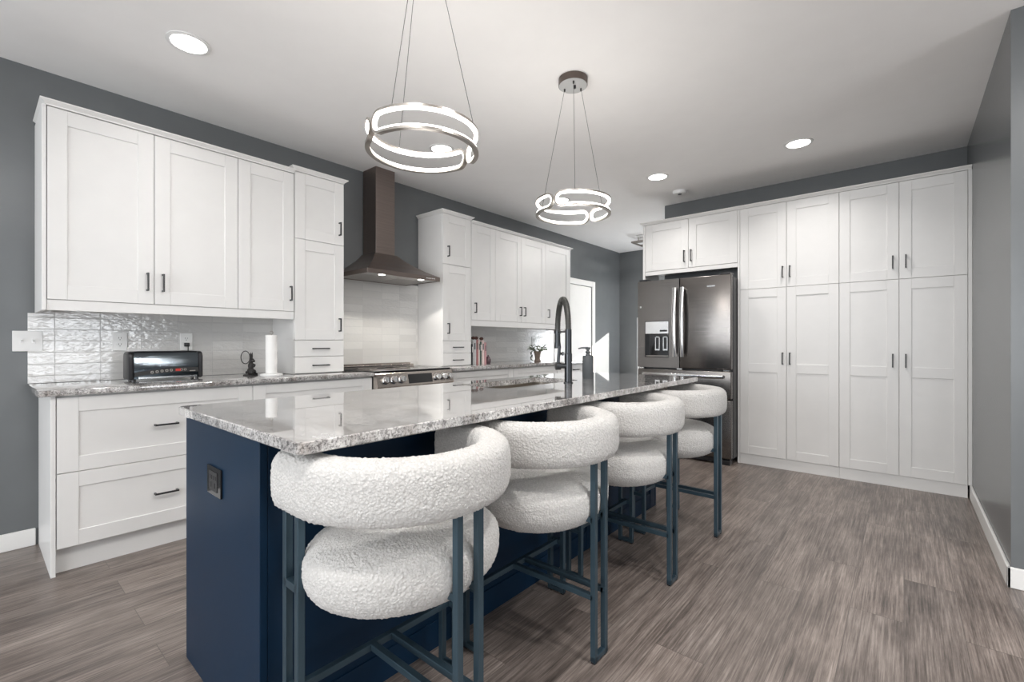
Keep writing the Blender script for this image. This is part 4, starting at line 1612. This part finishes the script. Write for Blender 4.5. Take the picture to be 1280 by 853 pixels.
# ------------------------------------------------------------------ paper towel
x, y = -3.30, 1.335
t = thing('paper_towel_holder', 'white paper towel holder with round base on the left counter', 'paper towel holder', (x, y, CT))
mb = MB().lathe([(0, 0), (0.066, 0), (0.070, 0.004), (0.070, 0.012), (0.064, 0.016), (0.040, 0.020), (0, 0.020)], (x, y, CT + 0.0003), 40)
obj('base', mb, 'plastic', t, smooth=40)
mb = MB().tube([(x, y, CT + 0.018), (x, y, CT + 0.288)], 0.005, 10)
obj('rod', mb, 'nickel', t, smooth=40)
mb = MB().tube([(x + 0.006 * 0, y + 0.011 * math.cos(a * math.pi / 8), CT + 0.296 + 0.011 * math.sin(a * math.pi / 8)) for a in range(16)], 0.0024, 8, closed=True)
obj('finial', mb, 'nickel', t, smooth=40)
mb = MB().lathe([(0.018, 0.021), (0.036, 0.021), (0.0365, 0.024), (0.0365, 0.276), (0.036, 0.279), (0.018, 0.279), (0.018, 0.021)], (x, y, CT), 40, caps=False)
tag(obj('paper_towel_roll', mb, 'paper', base=(x, y, CT + 0.021), smooth=40), 'slim white paper towel roll upright on its holder', 'paper towel')

# ------------------------------------------------------------------ books by the right tower
BK = [('dark_charcoal_cover', (0.06, 0.06, 0.065), 0.020, 0.215, 'dark charcoal book next to the right tower cabinet'),
      ('pale_grey_cover', (0.55, 0.55, 0.55), 0.050, 0.262, 'thick pale grey book, second from the tower cabinet'),
      ('red_cover', (0.42, 0.17, 0.17), 0.030, 0.262, 'red book beside the thick pale grey one'),
      ('cream_cover', (0.72, 0.68, 0.64), 0.022, 0.255, 'thin cream book between the red and the dark green one'),
      ('dark_green_cover', (0.07, 0.10, 0.08), 0.028, 0.240, 'dark green book in the middle of the row'),
      ('white_pink_cover', (0.74, 0.60, 0.58), 0.040, 0.255, 'tall pinkish white book right of the dark green one'),
      ('rose_cover', (0.55, 0.30, 0.31), 0.034, 0.232, 'rose red book at the right end of the row')]
yy = 3.405
for nm, c_, w_, h_, lab in BK:
    t = thing('book', lab, 'book', (-3.55, yy + w_ / 2, CT), 'books on the right counter')
    mt = plain(nm, c_, 0.5, var=0.1, scale=50)
    xf = -3.455
    mb = MB()
    mb.box(xf - 0.165, yy + 0.0005, CT + 0.0003, xf, yy + 0.003, CT + h_, bev=0.0006, seg=1)
    mb.box(xf - 0.165, yy + w_ - 0.003, CT + 0.0003, xf, yy + w_ - 0.0005, CT + h_, bev=0.0006, seg=1)
    mb.prism([(xf - 0.002, yy + 0.0005), (xf + 0.004, yy + w_ * 0.25), (xf + 0.004, yy + w_ * 0.75), (xf - 0.002, yy + w_ - 0.0005)], 'z', CT + 0.0003, CT + h_)
    cv = obj('cover', mb, mt, t)
    mb = MB().box(xf - 0.160, yy + 0.003, CT + 0.004, xf - 0.002, yy + w_ - 0.003, CT + h_ - 0.005)
    obj('pages', mb, 'paper', t)
    mb = MB().box(xf + 0.0035, yy + w_ * 0.32, CT + h_ * 0.60, xf + 0.0046, yy + w_ * 0.68, CT + h_ * 0.86)
    obj('spine_label', mb, 'lead' if c_[0] > 0.3 else 'paper', cv)
    yy += w_ + 0.0006
# knobbly red-brown ornaments lying on the books
M['cone'] = plain('red_brown_cone', (0.10, 0.045, 0.035), 0.7, var=0.5, scale=120)


def cone(cx_, cy_, cz_, s):
    mb = MB()
    mb.sphere((cx_, cy_, cz_), 0.013 * s, 0.022 * s, 0.013 * s, 12, 8)
    for i in range(7):
        for j in range(8):
            a = 2 * math.pi * (j + 0.5 * (i % 2)) / 8
            v = -0.9 + 1.8 * i / 6
            rr = math.sqrt(max(0.03, 1 - v * v))
            mb.sphere((cx_ + 0.0135 * s * rr * math.cos(a), cy_ + 0.022 * s * v, cz_ + 0.0135 * s * rr * math.sin(a)), 0.0048 * s, u=8, v=6)
    return mb


ztops = {}
for (cy_, ht, lab) in ((3.452, 0.262, 'red-brown pine cone on top of the thick pale grey book'),
                       (3.494, 0.262, 'red-brown pine cone on top of the red book'),
                       (3.574, 0.255, 'red-brown pine cone on top of the pinkish white book')):
    s = 1.0
    tag(obj('pine_cone', cone(-3.475, cy_, CT + ht + 0.0175, s), 'cone', base=(-3.475, cy_, CT + ht), smooth=60), lab, 'pine cone', 'pine cones on the books')
x, y = -3.47, 3.675
t = thing('small_jar', 'small dark plum jar with a knob lid right of the books', 'jar', (x, y, CT))
mb = MB().lathe([(0, 0), (0.022, 0), (0.030, 0.015), (0.031, 0.045), (0.022, 0.062), (0.018, 0.066), (0, 0.066)], (x, y, CT + 0.0003), 24)
M['plum'] = plain('plum_glaze', (0.10, 0.06, 0.07), 0.3, var=0.3, scale=40)
obj('pot', mb, 'plum', t, smooth=40)
mb = MB().lathe([(0, 0.0665), (0.022, 0.0665), (0.018, 0.076), (0.006, 0.080), (0.009, 0.090), (0, 0.095)], (x, y, CT + 0.0003), 24)
obj('lid', mb, 'plum', t, smooth=40)

# ------------------------------------------------------------------ potted plant
x, y = -3.42, 4.50
t = thing('potted_plant', 'small grey-green plant in a brown footed pot at the right end of the counter', 'plant', (x, y, CT))
mb = MB().lathe([(0, 0), (0.040, 0), (0.042, 0.006), (0.034, 0.020), (0.030, 0.034), (0.033, 0.060), (0.040, 0.104), (0.045, 0.106), (0.046, 0.124), (0.041, 0.125), (0.038, 0.116), (0, 0.114)], (x, y, CT + 0.0003), 28)
obj('pot', mb, 'terra', t, smooth=40)
random.seed(11)


def leaf(mb, p, d, ln, wd):
    d = Vector(d).normalized()
    side = d.cross(Vector((0, 0, 1)))
    if side.length < 1e-3:
        side = Vector((1, 0, 0))
    side.normalize()
    nrm_ = side.cross(d).normalized()
    tmp = bmesh.new()
    L_, C_, R_ = [], [], []
    for k in range(6):
        t_ = k / 5
        w_ = wd * math.sin(math.pi * (0.12 + 0.86 * t_)) * 0.5
        q = Vector(p) + d * ln * t_ - Vector((0, 0, 0.25 * ln * t_ * t_))
        C_.append(tmp.verts.new(q))
        L_.append(tmp.verts.new(q + side * w_ + nrm_ * w_ * 0.35))
        R_.append(tmp.verts.new(q - side * w_ + nrm_ * w_ * 0.35))
    for k in range(5):
        tmp.faces.new((L_[k], L_[k + 1], C_[k + 1], C_[k]))
        tmp.faces.new((C_[k], C_[k + 1], R_[k + 1], R_[k]))
    mb.merge(tmp)


mb = MB()
stm = MB()
for k in range(16):
    a = random.uniform(0, 2 * math.pi)
    el = random.uniform(0.25, 1.2)
    d_ = Vector((math.cos(a) * math.cos(el), math.sin(a) * math.cos(el), math.sin(el)))
    ln = random.uniform(0.07, 0.125)
    p0 = Vector((x + 0.02 * math.cos(a), y + 0.02 * math.sin(a), CT + 0.114))
    p1 = p0 + d_ * ln
    stm.tube([p0, p1], 0.0016, 5)
    for j in range(5):
        q = p0.lerp(p1, 0.35 + 0.16 * j)
        b_ = a + random.uniform(-1.6, 1.6)
        leaf(mb, q, (math.cos(b_), math.sin(b_), random.uniform(-0.1, 0.7)), random.uniform(0.042, 0.062), random.uniform(0.020, 0.028))
obj('foliage', mb, 'leaf', t, smooth=60)
obj('stems', stm, 'leaf_dark', t)
mb = MB()
yaw_l = Vector((-math.cos(yaw), -math.sin(yaw), 0))
p_prev = None
for k in range(14):
    q = Vector((x, y, CT + 0.135)) + yaw_l * (0.045 + 0.010 * math.sin(k * 0.8) + 0.01 * min(k, 3)) + Vector((0, 0, -0.0088 * k))
    if p_prev:
        mb.tube([p_prev, q], 0.0015, 5)
    p_prev = q
    for s in (-1, 1):
        leaf(mb, q, (random.uniform(-1, 1), random.uniform(-1, 1), -0.3), 0.022, 0.015)
obj('trailing_stem', mb, 'leaf_dark', t)
